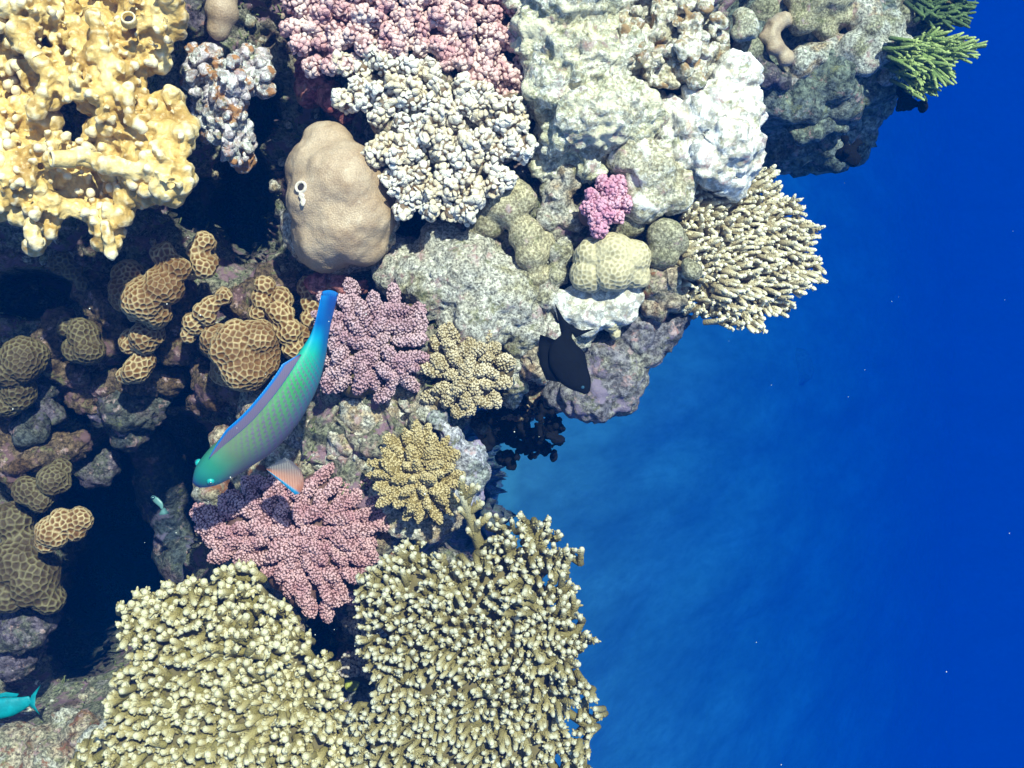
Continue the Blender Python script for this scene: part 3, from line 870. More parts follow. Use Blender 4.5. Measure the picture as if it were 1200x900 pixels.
lump('turf_rock', 'pale speckled rock covered in algal turf between the tan boulder and lobed corals', 'rock', [(505, 335, 40, -.06), (545, 325, 48, -.05), (590, 345, 50, -.05), (560, 365, 45, -.05), (620, 375, 30, -.06), (520, 295, 34, -.08), (570, 300, 30, -.06), (475, 320, 30, -.09), (615, 395, 24, -.07)], M['turf_pale'], .0045, [(.010, 18, 4), (.004, 80, 3), (.002, 220, 2)])
lc = lump('lobe_coral', 'smooth beige lobed coral stepping down between turf rock and pale massive coral', 'coral', [(592, 240, 26, -.02), (606, 232, 22, -.015), (575, 258, 20, -.035), (560, 272, 14, -.05), (616, 276, 22, -.02), (622, 298, 21, -.02), (636, 285, 15, -.03), (628, 322, 17, -.035)], M['porites'], .0042, [(.003, 30, 3)], sm=1)
lump('massive_coral', 'huge pale cream massive coral filling the top middle, rough sunlit skin', 'coral', [(620, -20, 45, .0), (640, 40, 48, .0), (680, 0, 55, .02), (690, 70, 55, .02), (650, 100, 45, .01), (700, 130, 50, .02), (660, 160, 36, .0), (735, 130, 40, .01), (645, 195, 24, -.02), (690, 190, 26, -.01), (720, 60, 44, .01), (600, -40, 40, -.01), (640, -60, 60, .0), (720, -60, 50, .0)], M['pale'], .0045, [(.014, 16, 4), ('w', -.012, 75), (.004, 110, 3), ('r', .006, 34)])
lump('white_rock', 'bright white sunlit rock on the reef edge above the right staghorn coral', 'rock', [(858, 92, 30, .01), (872, 130, 28, .01), (860, 165, 34, .02), (830, 130, 36, .01), (800, 150, 34, .0), (875, 190, 22, .0), (790, 185, 30, .0), (830, 190, 30, .01), (765, 135, 26, -.01), (862, 212, 16, -.01)], M['white'], .004, [(.010, 22, 4), (.005, 80, 3), ('r', .004, 40)])
lump('massive_coral', 'cream massive coral with wrinkled skin right of the magenta coral', 'coral', [(745, 185, 30, .01), (765, 205, 32, .015), (755, 235, 28, .01), (785, 230, 24, .0), (800, 205, 24, .0)], M['cream'], .0045, [(.007, 28, 4), (.003, 90, 2)])
lump('crusted_rock', 'smooth whitish crusted rock patch under the star patterned dome coral', 'rock', [(655, 352, 13, -.035), (663, 368, 14, -.035), (672, 358, 20, -.03, .7), (695, 362, 24, -.025, .6), (722, 350, 26, -.02, .6), (690, 378, 18, -.035, .7), (740, 345, 18, -.025, .7), (710, 366, 20, -.03, .6), (728, 360, 20, -.03, .6)], M['white'], .004, [(.004, 30, 3), (.002, 120, 2)], sm=4)
lump('lobe_coral', 'olive lobe coral tucked right of the magenta coral', 'coral', [(740, 262, 17, -.01), (728, 274, 12, -.02)], M['porites_green'], .004, [(.002, 40, 2)])
lump('lobe_coral', 'pale olive lobe coral at the root of the right staghorn coral', 'coral', [(780, 278, 22, .0), (776, 298, 20, -.005), (795, 285, 14, -.01)], M['porites_green'], .004, [(.003, 40, 2)])
lump('lobe_coral', 'small round olive coral knob below the pale olive lobe coral', 'coral', [(812, 318, 13, .02), (806, 310, 9, .015)], M['porites_green'], .004, [(.002, 40, 2)])
lump('reef_rock', 'rough speckled rock between star patterned dome coral and right staghorn coral', 'rock', [(772, 330, 18, -.03), (784, 345, 18, -.04), (768, 355, 16, -.05), (790, 325, 12, -.02)], M['turf_brown'], .0045)
lump('reef_rock', 'greenish speckled rock in the gap left of the magenta coral', 'rock', [(655, 230, 22, -.02), (668, 210, 18, -.01), (668, 255, 16, -.03), (645, 255, 14, -.03)], M['turf_green'], .0045)
lump('reef_rock', 'pale rubbly rock left of the black fish tail below the lobed coral', 'rock', [(650, 325, 20, -.04), (640, 350, 20, -.04), (655, 300, 14, -.03), (632, 375, 14, -.06), (642, 372, 16, -.05), (648, 385, 17, -.05), (660, 398, 17, -.06), (680, 398, 18, -.065), (692, 388, 15, -.055)], M['turf_pale'], .0045)
lump('ledge_rock', 'grey violet ledge of rock hanging over the blue drop-off beside the black fish', 'rock', [(775, 385, 22, -.09), (755, 410, 24, -.10), (735, 445, 26, -.10), (705, 465, 28, -.10), (680, 470, 24, -.10), (655, 462, 16, -.12), (715, 420, 34, -.10), (745, 385, 28, -.08), (730, 465, 22, -.11), (690, 430, 28, -.11), (800, 372, 14, -.08)], M['ledge'], .0045, [(.009, 24, 4), (.004, 80, 3)])
lump('reef_rock', 'rust brown speckled rock left of the black fish', 'rock', [(620, 412, 18, -.06), (628, 430, 17, -.065), (615, 395, 12, -.06), (635, 442, 10, -.08)], M['turf_brown'], .004)
lump('reef_rock', 'pale lilac crusted rock on the edge right of the khaki finger coral', 'rock', [(512, 495, 14, -.04), (530, 515, 18, -.04), (548, 538, 22, -.05), (558, 560, 20, -.06), (540, 580, 20, -.07), (520, 605, 16, -.09), (555, 580, 16, -.08)], M['turf_lilac'], .0042, [(.008, 26, 4), (.003, 90, 3)])
lump('turf_rock', 'white and green speckled rock between the fish and the khaki finger coral', 'rock', [(425, 490, 26, -.07), (455, 485, 22, -.07), (410, 520, 28, -.08), (435, 535, 26, -.07), (390, 545, 20, -.09), (480, 495, 18, -.07), (460, 520, 20, -.07)], M['turf_green'], .0042, [(.009, 22, 4), (.004, 90, 3)])
lump('reef_rock', 'dark speckled rock under the parrotfish head', 'rock', [(300, 480, 26, -.14), (270, 520, 24, -.18), (330, 500, 26, -.14), (300, 550, 26, -.15), (340, 540, 22, -.12), (250, 575, 20, -.2)], M['turf_brown'], .0045)
lump('reef_rock', 'rusty rubble rock between rose coral and large staghorn coral', 'rock', [(455, 625, 18, -.10), (472, 610, 14, -.08), (440, 655, 16, -.12), (420, 690, 16, -.14)], M['turf_brown'], .0042)
lump('reef_rock', 'pale speckled rock at the left edge of the large staghorn coral', 'rock', [(436, 672, 16, -.07), (448, 690, 14, -.07), (430, 690, 10, -.09)], M['turf_pale'], .0042)

for l_, b_, m_ in (
    ('low speckled rock filling the gap between mauve and tan cauliflower corals', [(505, 480, 16, -.06), (490, 455, 14, -.06), (480, 472, 14, -.06), (498, 468, 14, -.06)], 'turf_green'),
    ('crusted rock strip between tan cauliflower coral and black fish', [(604, 372, 14, -.06), (598, 390, 12, -.06), (602, 410, 12, -.065), (604, 430, 13, -.07), (606, 450, 14, -.08), (600, 470, 12, -.09)], 'turf_pale'),
    ('pale turf covered rock below the root of the khaki finger coral', [(450, 600, 16, -.06), (470, 615, 16, -.06), (440, 580, 15, -.06), (488, 620, 14, -.065), (505, 620, 14, -.07), (530, 606, 16, -.07), (518, 614, 14, -.07)], 'turf_green'),
    ('rusty turf rock under the upper edge of the rose cauliflower coral', [(390, 560, 16, -.08), (360, 548, 15, -.09), (420, 560, 16, -.07), (330, 560, 14, -.1)], 'turf_brown'),
    ('purple tinted rock right beside the tan boulder coral', [(462, 290, 14, -.1), (470, 300, 14, -.1), (455, 310, 12, -.11), (480, 290, 12, -.12)], 'turf_lilac'),
    ('mottled rock between lobed coral and the pale massive coral', [(644, 268, 13, -.035), (650, 280, 14, -.04), (660, 285, 12, -.04), (640, 300, 12, -.04)], 'turf_pale'),
    ('rubble rock between rose coral and the blunt staghorn coral', [(325, 715, 14, -.08), (345, 735, 12, -.09), (317, 707, 12, -.09), (310, 700, 12, -.1), (335, 725, 12, -.085)], 'turf_green')):
    lump('turf_rock', l_, 'rock', b_, M[m_], .0042, [(.008, 24, 4), (.004, 90, 3), (.002, 220, 2)])
# --- honeycomb corals in the shade
HG = 'honeycomb coral knobs of the shaded cave'
def cups(V, F, space, deep, seed):
    rng = np.random.default_rng(seed)
    pts = []
    cell = {}
    for i in rng.permutation(len(V)):
        p = V[i]; k = tuple(np.floor(p / space).astype(int)); ok = True
        for dx in (-1, 0, 1):
            for dy in (-1, 0, 1):
                for dz in (-1, 0, 1):
                    for q in cell.get((k[0] + dx, k[1] + dy, k[2] + dz), ()):
                        if (p - q) @ (p - q) < space * space: ok = False; break
        if ok: cell.setdefault(k, []).append(p); pts.append(p)
    pts = np.array(pts)
    A = np.zeros(len(V))
    for k in range(0, len(V), 4000):
        D = np.sqrt(((V[k:k + 4000, None] - pts[None]) ** 2).sum(2)); D.partition(1, axis=1)
        A[k:k + 4000] = (D[:, 1] - D[:, 0]) / space
    A = np.clip(A, 0, 1)
    N = vnormals(V, F)
    sm = np.clip((A - .05) / .45, 0, 1); sm = sm * sm * (3 - 2 * sm)
    return V - N * (deep * sm)[:, None], A
CS = [900]
def comb(label, bl, mat='comb', amps=((.006, 24, 3),), vox=.0016, space=.0078, deep=.0024, name='honeycomb_coral', group=HG):
    CS[0] += 1
    st = [(x, y, r * q, z - PX(r, z) * dz) for x, y, r, z in bl for q, dz in ((.92, 1.0), (.8, 2.0), (.7, 3.0))]
    V, F = fuse(sph(list(bl) + (st if group else [])), vox, 4)
    V = roughen(V, F, list(amps), CS[0])
    V, A = cups(V, F, space, deep, CS[0])
    mb = MB(); mb.add(V, F, A)
    tag(mb.build(name, M[mat]), label, 'coral', group)
comb('big brown honeycomb coral with a dark pit, left of the parrotfish tail', [(276, 405, 30, -.06), (300, 398, 26, -.06), (290, 425, 32, -.07), (270, 430, 26, -.10), (305, 420, 22, -.07), (255, 400, 22, -.12)])
comb('brown honeycomb coral knob below the yellow coral with two merged heads', [(170, 350, 30, -.08), (188, 335, 25, -.07), (203, 312, 19, -.07), (192, 298, 16, -.075), (148, 345, 22, -.11), (182, 365, 20, -.09), (150, 320, 18, -.13)])
comb('small two headed honeycomb coral right of the merged knob', [(240, 284, 14, -.08), (232, 295, 13, -.085), (236, 312, 16, -.08), (224, 318, 11, -.09), (246, 306, 10, -.085)])
comb('slanting honeycomb coral finger above the big brown one', [(262, 348, 13, -.09), (248, 356, 13, -.095), (240, 368, 15, -.10), (226, 380, 13, -.11), (219, 392, 10, -.12)])
comb('upright honeycomb coral finger between the big brown one and the fish tail', [(312, 335, 12, -.10), (306, 352, 13, -.105), (302, 366, 12, -.11)])
comb('long honeycomb coral ridge leaning along the parrotfish back', [(328, 370, 16, -.10), (338, 390, 17, -.10), (345, 410, 16, -.11), (330, 350, 14, -.11), (350, 425, 12, -.12), (352, 392, 14, -.12), (322, 385, 12, -.11)])
comb('honeycomb coral column right behind the fish tail tip', [(362, 335, 14, -.13), (368, 355, 15, -.13), (366, 375, 14, -.13)])
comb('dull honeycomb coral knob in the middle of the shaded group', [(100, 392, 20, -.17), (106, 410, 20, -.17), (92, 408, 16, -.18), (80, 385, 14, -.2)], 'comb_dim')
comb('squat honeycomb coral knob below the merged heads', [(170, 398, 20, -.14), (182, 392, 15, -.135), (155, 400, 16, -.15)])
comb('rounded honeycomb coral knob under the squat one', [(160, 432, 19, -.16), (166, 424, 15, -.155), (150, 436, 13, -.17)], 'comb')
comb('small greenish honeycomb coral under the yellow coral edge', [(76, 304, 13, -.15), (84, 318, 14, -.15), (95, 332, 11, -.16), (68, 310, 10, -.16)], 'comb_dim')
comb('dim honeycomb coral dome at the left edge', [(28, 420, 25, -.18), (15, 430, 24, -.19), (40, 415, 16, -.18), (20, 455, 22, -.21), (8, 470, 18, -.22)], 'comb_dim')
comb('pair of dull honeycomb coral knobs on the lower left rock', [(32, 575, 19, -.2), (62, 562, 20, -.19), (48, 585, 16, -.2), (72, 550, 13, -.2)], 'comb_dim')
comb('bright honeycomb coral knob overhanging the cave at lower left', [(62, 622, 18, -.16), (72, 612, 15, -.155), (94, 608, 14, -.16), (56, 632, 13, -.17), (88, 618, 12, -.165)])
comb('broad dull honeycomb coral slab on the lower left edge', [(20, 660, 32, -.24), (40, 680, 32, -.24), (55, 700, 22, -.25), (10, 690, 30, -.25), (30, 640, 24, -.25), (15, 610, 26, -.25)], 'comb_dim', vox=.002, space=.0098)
comb('beige star patterned dome coral resting on the white crust', [(695, 300, 24, .0), (718, 296, 26, .01), (742, 302, 22, .005), (690, 322, 22, .0), (720, 318, 26, .01), (744, 322, 18, .0)], 'favia', ((.003, 40, 2),), .0017, .0065, .0009, 'star_coral', None)
comb('little yellowish star coral patch right of the black fish tail', [(716, 378, 12, -.035), (728, 374, 10, -.04), (722, 390, 8, -.045)], 'favia', ((.003, 40, 2),), .0017, .0065, .0009, 'star_coral', None)
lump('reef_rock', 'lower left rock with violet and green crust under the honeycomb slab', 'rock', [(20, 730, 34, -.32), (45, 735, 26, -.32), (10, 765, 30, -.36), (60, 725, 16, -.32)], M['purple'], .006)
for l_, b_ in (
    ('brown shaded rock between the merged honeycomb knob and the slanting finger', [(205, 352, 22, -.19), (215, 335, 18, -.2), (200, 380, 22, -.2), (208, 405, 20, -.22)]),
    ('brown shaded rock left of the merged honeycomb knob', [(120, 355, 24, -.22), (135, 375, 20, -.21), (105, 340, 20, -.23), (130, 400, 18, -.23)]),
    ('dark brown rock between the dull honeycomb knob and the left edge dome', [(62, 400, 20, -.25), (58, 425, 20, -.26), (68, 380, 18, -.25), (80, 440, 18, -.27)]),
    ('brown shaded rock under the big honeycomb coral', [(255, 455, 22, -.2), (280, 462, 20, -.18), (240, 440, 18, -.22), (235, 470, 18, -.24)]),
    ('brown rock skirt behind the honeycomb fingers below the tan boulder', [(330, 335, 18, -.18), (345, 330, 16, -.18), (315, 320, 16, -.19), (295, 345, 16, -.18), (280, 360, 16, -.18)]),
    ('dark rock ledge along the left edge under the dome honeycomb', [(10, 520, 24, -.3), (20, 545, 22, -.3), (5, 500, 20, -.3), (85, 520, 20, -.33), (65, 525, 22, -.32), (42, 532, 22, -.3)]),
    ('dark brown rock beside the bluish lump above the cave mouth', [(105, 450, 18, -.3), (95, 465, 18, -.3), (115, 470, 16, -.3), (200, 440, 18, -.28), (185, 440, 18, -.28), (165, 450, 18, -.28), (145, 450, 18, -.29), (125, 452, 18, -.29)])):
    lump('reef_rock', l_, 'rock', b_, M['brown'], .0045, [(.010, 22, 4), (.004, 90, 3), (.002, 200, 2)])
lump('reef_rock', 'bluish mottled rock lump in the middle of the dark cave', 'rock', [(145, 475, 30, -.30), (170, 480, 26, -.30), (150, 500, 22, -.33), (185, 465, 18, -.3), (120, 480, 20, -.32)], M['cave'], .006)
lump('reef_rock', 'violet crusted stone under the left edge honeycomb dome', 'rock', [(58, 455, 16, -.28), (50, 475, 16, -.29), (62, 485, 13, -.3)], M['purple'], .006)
lump('reef_rock', 'small greenish stone at the left of the cave', 'rock', [(38, 492, 14, -.27), (30, 505, 13, -.28), (44, 505, 10, -.28)], M['cave'], .006)  # cave colours put the surrounding shade into this stone
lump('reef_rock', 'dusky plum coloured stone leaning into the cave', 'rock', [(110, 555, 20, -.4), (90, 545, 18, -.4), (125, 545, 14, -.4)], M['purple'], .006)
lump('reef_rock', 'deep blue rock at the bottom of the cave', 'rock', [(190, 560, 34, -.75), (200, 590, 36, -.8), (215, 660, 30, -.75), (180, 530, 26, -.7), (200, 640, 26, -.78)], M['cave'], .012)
lump('reef_rock', 'brown rubble rock in the bottom left corner beside the teal fish', 'rock', [(20, 885, 36, -.3), (60, 880, 34, -.28), (100, 870, 30, -.25), (60, 905, 40, -.26), (-10, 900, 40, -.3), (75, 845, 18, -.3)], M['turf_brown'], .006)
lump('turf_rock', 'sunlit speckled rubble at the bottom edge under the blunt staghorn coral', 'rock', [(150, 870, 34, -.12), (190, 880, 34, -.10), (230, 885, 36, -.09), (120, 890, 34, -.15), (270, 900, 36, -.08), (180, 850, 24, -.12), (320, 905, 30, -.08), (220, 860, 20, -.09)], M['turf_pale'], .005)
lump('green_sponge', 'small round yellow green sponge between the two large staghorn corals', 'sponge', [(412, 803, 8, -.13), (416, 799, 6, -.128)], M['greenball'], .003, [(.0015, 60, 2)])
lump('reef_rock', 'grey lilac rock at the bottom middle below the green sponge', 'rock', [(430, 815, 18, -.16), (455, 820, 20, -.15), (415, 825, 14, -.18)], M['turf_lilac'], .005)

# --- staghorn corals
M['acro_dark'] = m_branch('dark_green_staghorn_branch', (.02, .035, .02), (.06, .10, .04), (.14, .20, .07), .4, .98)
SG = 'staghorn corals'
staghorn('staghorn_coral', 'large white tipped staghorn coral at the bottom middle over the blue water', [(436, 655), (470, 632), (505, 640), (535, 650), (556, 652), (572, 640), (578, 606), (600, 598), (622, 610), (650, 602), (664, 640), (682, 640), (662, 678), (688, 690), (686, 710), (676, 735), (702, 738), (690, 755), (672, 770), (690, 790), (694, 820), (706, 850), (690, 870), (700, 960), (400, 960), (408, 835), (440, 812), (412, 760), (418, 720), (402, 700)], (545, 745), .0, .06, 11.4, 4.1, 26, M['acro_mid'], 51, .6, (-.14, -.12), .9, 6, 48, SG, tipr=.82, fork=.2)
staghorn('staghorn_coral', 'blunt branched yellowish staghorn coral at the bottom left over the dark cave', [(132, 712), (150, 682), (185, 682), (205, 672), (225, 680), (240, 660), (265, 662), (292, 660), (312, 690), (345, 705), (352, 740), (395, 790), (402, 815), (432, 850), (440, 960), (60, 960), (90, 880), (120, 850), (112, 815), (140, 770), (128, 740)], (275, 790), -.03, .05, 12.8, 5.0, 26, M['acro_low'], 52, .65, (-.08, -.1), .9, 5, 40, SG, tipr=.86, fork=.7)
staghorn('staghorn_coral', 'fine branched beige staghorn coral table fanning out over deep water at right', [(806, 222), (850, 215), (880, 196), (915, 192), (925, 215), (938, 232), (950, 255), (972, 268), (955, 292), (978, 318), (972, 340), (940, 352), (930, 372), (905, 372), (898, 394), (860, 388), (840, 370), (800, 366), (790, 340), (812, 310), (800, 265)], (795, 285), -.02, .01, 8.2, 3.3, 24, M['acro_right'], 53, .7, (.4, .06), .8, 4, 30, SG, tipr=.7, zdrop=.04, fork=.4)
# the little raised finger of the big one
st = thing('coral_finger', 'single raised white tipped staghorn branch reaching up beside the khaki finger coral', 'coral', P(552, 640, -.02))
rng = np.random.default_rng(77)
mb = MB()
a = P(570, 662, -.01); b = P(540, 574, .07)
tube(mb, [a + (b - a) * t for t in np.linspace(0, 1, 6)], PX(6.5, 0) * np.array([1.2, 1.1, 1, .9, .8, .6]), 8, np.linspace(.1, 1, 6)); mb.build('stem', M['acro_mid'], st)
for t, dx, dy in ((.25, .9, -.5), (.35, -.6, -.6), (.5, .95, -.7), (.6, -.5, -.8), (.7, .9, -.8), (.8, .4, -1), (.9, .9, -.7), (.45, .2, -.5), (.95, -.1, -1)):
    mb = MB(); p = a + (b - a) * t
    branchlet(mb, p, np.array([dx, -dy, .55]), PX(rng.uniform(22, 30), 0), PX(4.6, 0), PX(3.8, 0), rng, 5); mb.build('branchlet', M['acro_mid'], st)

# --- black coral hanging under the ledge
def black_coral():
    rng = np.random.default_rng(15)
    root = thing('black_coral', 'ragged black coral hanging at the reef edge over blue water', 'coral', P(610, 490, -.25))
    pts = [(600, 478), (615, 470), (640, 482), (648, 500), (632, 505), (612, 505), (592, 498), (628, 520), (640, 525), (655, 515), (618, 522), (590, 535), (600, 540), (575, 515), (595, 515), (645, 490), (575, 490), (586, 480)]
    for x, y in pts:
        z = -.16 + rng.normal() * .02
        bl = [(x + rng.normal() * 7, y + rng.normal() * 7, rng.uniform(2.2, 4.6), z + rng.normal() * .008) for k in range(14)]
        bl += [(x, y, 6.5, z)]
        lump('branch', None, None, bl, M['black'], .0028, [(.005, 90, 3)], parent=root, sm=1)
black_coral()
lump('reef_rock', 'shaded dark rock behind the black coral at the reef edge', 'rock', [(590, 478, 24, -.22), (615, 470, 26, -.22), (640, 470, 20, -.2), (575, 500, 20, -.25), (605, 500, 18, -.25)], M['turf_brown'], .005)

# --- the far outcrop, upper right
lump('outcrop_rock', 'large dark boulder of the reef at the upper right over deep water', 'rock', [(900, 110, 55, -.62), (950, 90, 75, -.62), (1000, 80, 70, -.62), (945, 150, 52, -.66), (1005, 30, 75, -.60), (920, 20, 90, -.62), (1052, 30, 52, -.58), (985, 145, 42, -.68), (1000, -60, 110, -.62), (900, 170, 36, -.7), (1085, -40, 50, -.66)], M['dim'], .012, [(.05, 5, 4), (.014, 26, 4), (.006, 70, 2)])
up = [('lobe_coral', 'curved beige finger of coral lying on the upper right outcrop', 'coral', [(906, 32, 12, -.24), (902, 42, 12, -.24), (910, 54, 12, -.24), (920, 64, 11, -.25), (918, 24, 10, -.25)], 'boulder'),
      ('lobe_coral', 'beige lobed coral at the top edge right of the curved finger', 'coral', [(950, 0, 28, -.26), (975, -10, 30, -.26), (940, 25, 18, -.26), (985, 15, 18, -.27), (968, 30, 16, -.28)], 'porites'),
      ('reef_rock', 'lilac stone beside the white rock on the upper right', 'rock', [(900, 88, 18, -.27), (914, 95, 16, -.28), (890, 75, 14, -.27)], 'purple'),
      ('lobe_coral', 'pinkish beige coral knob left of the curved finger', 'coral', [(872, 24, 14, -.2), (880, 34, 12, -.2), (868, 38, 11, -.2)], 'cream'),
      ('lobe_coral', 'olive smooth coral under the curved finger', 'coral', [(876, 55, 18, -.26), (890, 62, 14, -.27), (900, 15, 20, -.3)], 'porites_green'),
      ('reef_rock', 'bright mottled crust of rock along the outcrop beside the green staghorn', 'rock', [(1000, 55, 18, -.38), (1022, 40, 20, -.38), (1035, 60, 18, -.38), (1015, 75, 16, -.39), (1050, 75, 16, -.4), (1060, 55, 14, -.4), (985, 65, 12, -.39), (1045, 30, 16, -.39), (1040, 90, 11, -.41)], 'turf_pale'),
      ('reef_rock', 'grey green rubble ridge across the upper right outcrop', 'rock', [(940, 75, 18, -.40), (960, 65, 18, -.40), (980, 55, 16, -.4), (925, 92, 16, -.42), (1010, 20, 24, -.40), (1060, 10, 24, -.42)], 'turf_green'),
      ('reef_rock', 'grey rubble crust low on the shaded outcrop face', 'rock', [(955, 152, 15, -.46), (968, 146, 12, -.46), (940, 158, 12, -.47), (930, 150, 10, -.47), (950, 140, 10, -.47), (985, 150, 9, -.47)], 'dim')]
for n_, l_, c_, b_, m_ in up: lump(n_, l_, c_, [(b[0], b[1], b[2], b[3] - (.19 if b[3] > -.33 else .07)) for b in b_], M[m_], .006, [(.006, 24, 3), (.002, 80, 2)])
staghorn('staghorn_coral', 'yellow green staghorn coral on the far outcrop at the upper right', [(1062, 70), (1075, 45), (1100, 35), (1130, 40), (1160, 48), (1155, 60), (1130, 72), (1125, 90), (1110, 108), (1085, 120), (1068, 112)], (1052, 60), -.42, .02, 6.6, 2.5, 34, M['acro_green'], 54, 1.2, (.5, .14), .6, 5, 16, SG, fork=.6)
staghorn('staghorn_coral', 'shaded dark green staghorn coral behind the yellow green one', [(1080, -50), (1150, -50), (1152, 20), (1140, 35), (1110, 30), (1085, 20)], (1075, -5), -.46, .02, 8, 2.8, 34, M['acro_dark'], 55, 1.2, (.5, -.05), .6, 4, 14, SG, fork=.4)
lump('reef_rock', 'dark rock at the top edge behind the shaded green staghorn', 'rock', [(1075, -30, 26, -.56), (1090, 5, 22, -.56), (1075, 25, 18, -.56)], M['dim'], .008, [(.012, 20, 4), (.004, 80, 3)])
for (x, y, l_) in ((1062, 118, 'black tuft of coral below the yellow green staghorn'), (995, 180, 'black tuft of coral on the lowest edge of the outcrop')):
    rng = np.random.default_rng(int(x))
    bl = [(x + rng.normal() * 8, y + rng.normal() * 6, rng.uniform(4, 7), -.5 + rng.normal() * .02) for k in range(16)]
    lump('black_coral', l_, 'coral', bl, M['black'], .006, [(.004, 60, 2)])

# --- faint coral heads on the drop-off far below
def far_head(px, py, r, label, name='round_coral'):
    # follow the sight line down to the slope to find where it stands
    z = -9.0
    for _ in range(60):
        p = P(px, py, z); z = .6 * z + .4 * slope_z(p[0], p[1])
    lump(name, label, 'coral', [(px, py, r, z - PX(r, z) * .1, .5), (px + r * .4, py + r * .2, r * .7, z - PX(r, z) * .1, .5)], M['ledge'], PX(r, z) / 9, [(.1, 1, 3)])
far_head(930, 430, 22, 'faint round coral head far below the right staghorn coral')

# --- coral rubble and algal tufts caught on the bare rock
def rubble_bits():
    rng = np.random.default_rng(88)
    mb = MB(); I, F = ico(2)
    for i in rng.choice(len(REEF_V), 900, replace=False):
        x, y = REEF_PX[i]; z = REEF_V[i][2]
        if z < -.7: continue
        r = PX(rng.uniform(2.5, 8), z)
        V = I * r * rng.uniform(.5, 1.3, 3)
        V = V * (1 + .35 * fbm(V + rng.normal(size=3) * 9, .9 / r, 2, int(i) % 97))[:, None]
        mb.add(V + REEF_V[i], F)
    o = mb.build('coral_rubble', M['turf_green'], origin=np.zeros(3))
    o['kind'] = 'stuff'; o['label'] = 'small broken bits of coral scattered over the bare reef rock'
    mb = MB()
    for i in rng.choice(len(REEF_V), 700, replace=False):
        if REEF_V[i][2] < -.6: continue
        for k in range(6):
            d = rng.normal(size=3) * .6 + np.array([0, 0, 1.0]); d /= np.linalg.norm(d)
            l = rng.uniform(.004, .013)
            b = REEF_V[i] + rng.normal(size=3) * np.array([.006, .006, .001])
            tube(mb, [b, b + d * l * .6, b + d * l], np.array([.0016, .0014, .0008]), 4)
    o = mb.build('algae_tufts', M['algae'], origin=np.zeros(3))
    o['kind'] = 'stuff'; o['label'] = 'short olive algae tufts growing over the bare reef rock'
M['algae'] = m_flat('algae', (.14, .15, .07), .8)
rubble_bits()

def snow():
    rng = np.random.default_rng(5)
    mb = MB(); I, F = ico(1)
    for k in range(70):
        z = rng.uniform(-2.0, .75)
        x, y = rng.uniform(-40, 1240), rng.uniform(-40, 940)
        if x < 560 and z < .2: z = rng.uniform(.2, .8)
        mb.add(I * rng.uniform(.0003, .0009) + P(x, y, z), F)
    o = mb.build('floating_particles', M['speck'], origin=np.zeros(3))
    o['kind'] = 'stuff'; o['label'] = 'tiny pale particles drifting in the water'
M['speck'] = m_flat('speck', (.6, .6, .55), .9)
snow()

# ------------------------------------------------------------------ fishes
def m_parrot():
    k = NM('parrotfish_skin')
    uv = k.n('ShaderNodeAttribute', attribute_name='fu').outputs['Fac']     # along the body, 0 snout .. 1 tail
    vv = k.n('ShaderNodeAttribute', attribute_name='fv').outputs['Fac']     # round the body, 0 back .. 1 belly
    base = k.ramp(uv, [(0, (.02, .05, .20)), (.05, (.01, .17, .17)), (.16, (.025, .22, .14)), (.26, (.10, .16, .095)), (.40, (.09, .17, .085)), (.58, (.03, .25, .08)), (.72, (.01, .34, .24)), (.80, (.0, .26, .40)), (.88, (.0, .09, .32)), (1, (.0, .16, .46))])
    belly = k.ramp(uv, [(0, (.02, .08, .3)), (.1, (.01, .20, .22)), (.2, (.10, .12, .15)), (.45, (.075, .105, .15)), (.65, (.01, .20, .24)), (.8, (.0, .10, .28)), (1, (.0, .06, .3))])
    c = k.mix(k.ramp(vv, [(.30, 0.0), (.52, 1.0)]), base, belly)
    # rows of scales: violet crescents on green
    X = k.math('ADD', k.math('MULTIPLY', uv, 38.0), k.math('MULTIPLY', vv, 7.0)); col = k.math('FLOOR', X); fx = k.math('FRACT', X)
    Y = k.math('ADD', k.math('MULTIPLY', vv, 17.0), k.math('MULTIPLY', k.math('MODULO', col, 2.0), .5))
    fy = k.math('SUBTRACT', k.math('FRACT', Y), .5)
    arc = k.math('ADD', fx, k.math('MULTIPLY', k.math('MULTIPLY', fy, fy), -2.2))
    scal = k.ramp(arc, [(.25, 0.0), (.5, 1.0), (.78, 1.0), (.95, 0.0)])
    zone = k.math('MULTIPLY', k.ramp(uv, [(.24, 0.0), (.36, 1.0), (.62, 1.0), (.74, 0.0)]), k.ramp(vv, [(.05, .5), (.15, 1.0), (.5, .9), (.7, .3)]))
    c = k.mix(k.math('MULTIPLY', k.math('MULTIPLY', scal, zone), .62), c, (.13, .06, .19))
    c = k.mix(.3, c, k.ramp(k.noise(30, 3), [(.3, .7), (.7, 1.2)]), 'MULTIPLY')
    return k.done(c, .5, k.math('MULTIPLY', scal, zone), .3, -.001, .3)
M['parrot'] = m_parrot()
def m_fin(name, stops, alpha=1.0, rays=140):
    k = NM(name)
    c = k.ramp(k.attr(), stops)
    w = k.n('ShaderNodeTexWave'); w.inputs['Scale'].default_value = rays; w.inputs['Distortion'].default_value = .4; k.put(w.inputs['Vector'], k.co)
    c = k.mix(.15, c, k.ramp(w.outputs['Fac'], [(0, .6), (1, 1.1)]), 'MULTIPLY')
    return k.done(c, .45, w.outputs['Fac'], .3, .001, .35, Alpha=alpha)
M['dorsal'] = m_fin('parrotfish_dorsal_fin', [(0, (.0, .10, .42)), (.15, (.13, .10, .17)), (.7, (.14, .11, .18)), (.85, (.0, .12, .42)), (1, (.0, .16, .5))])
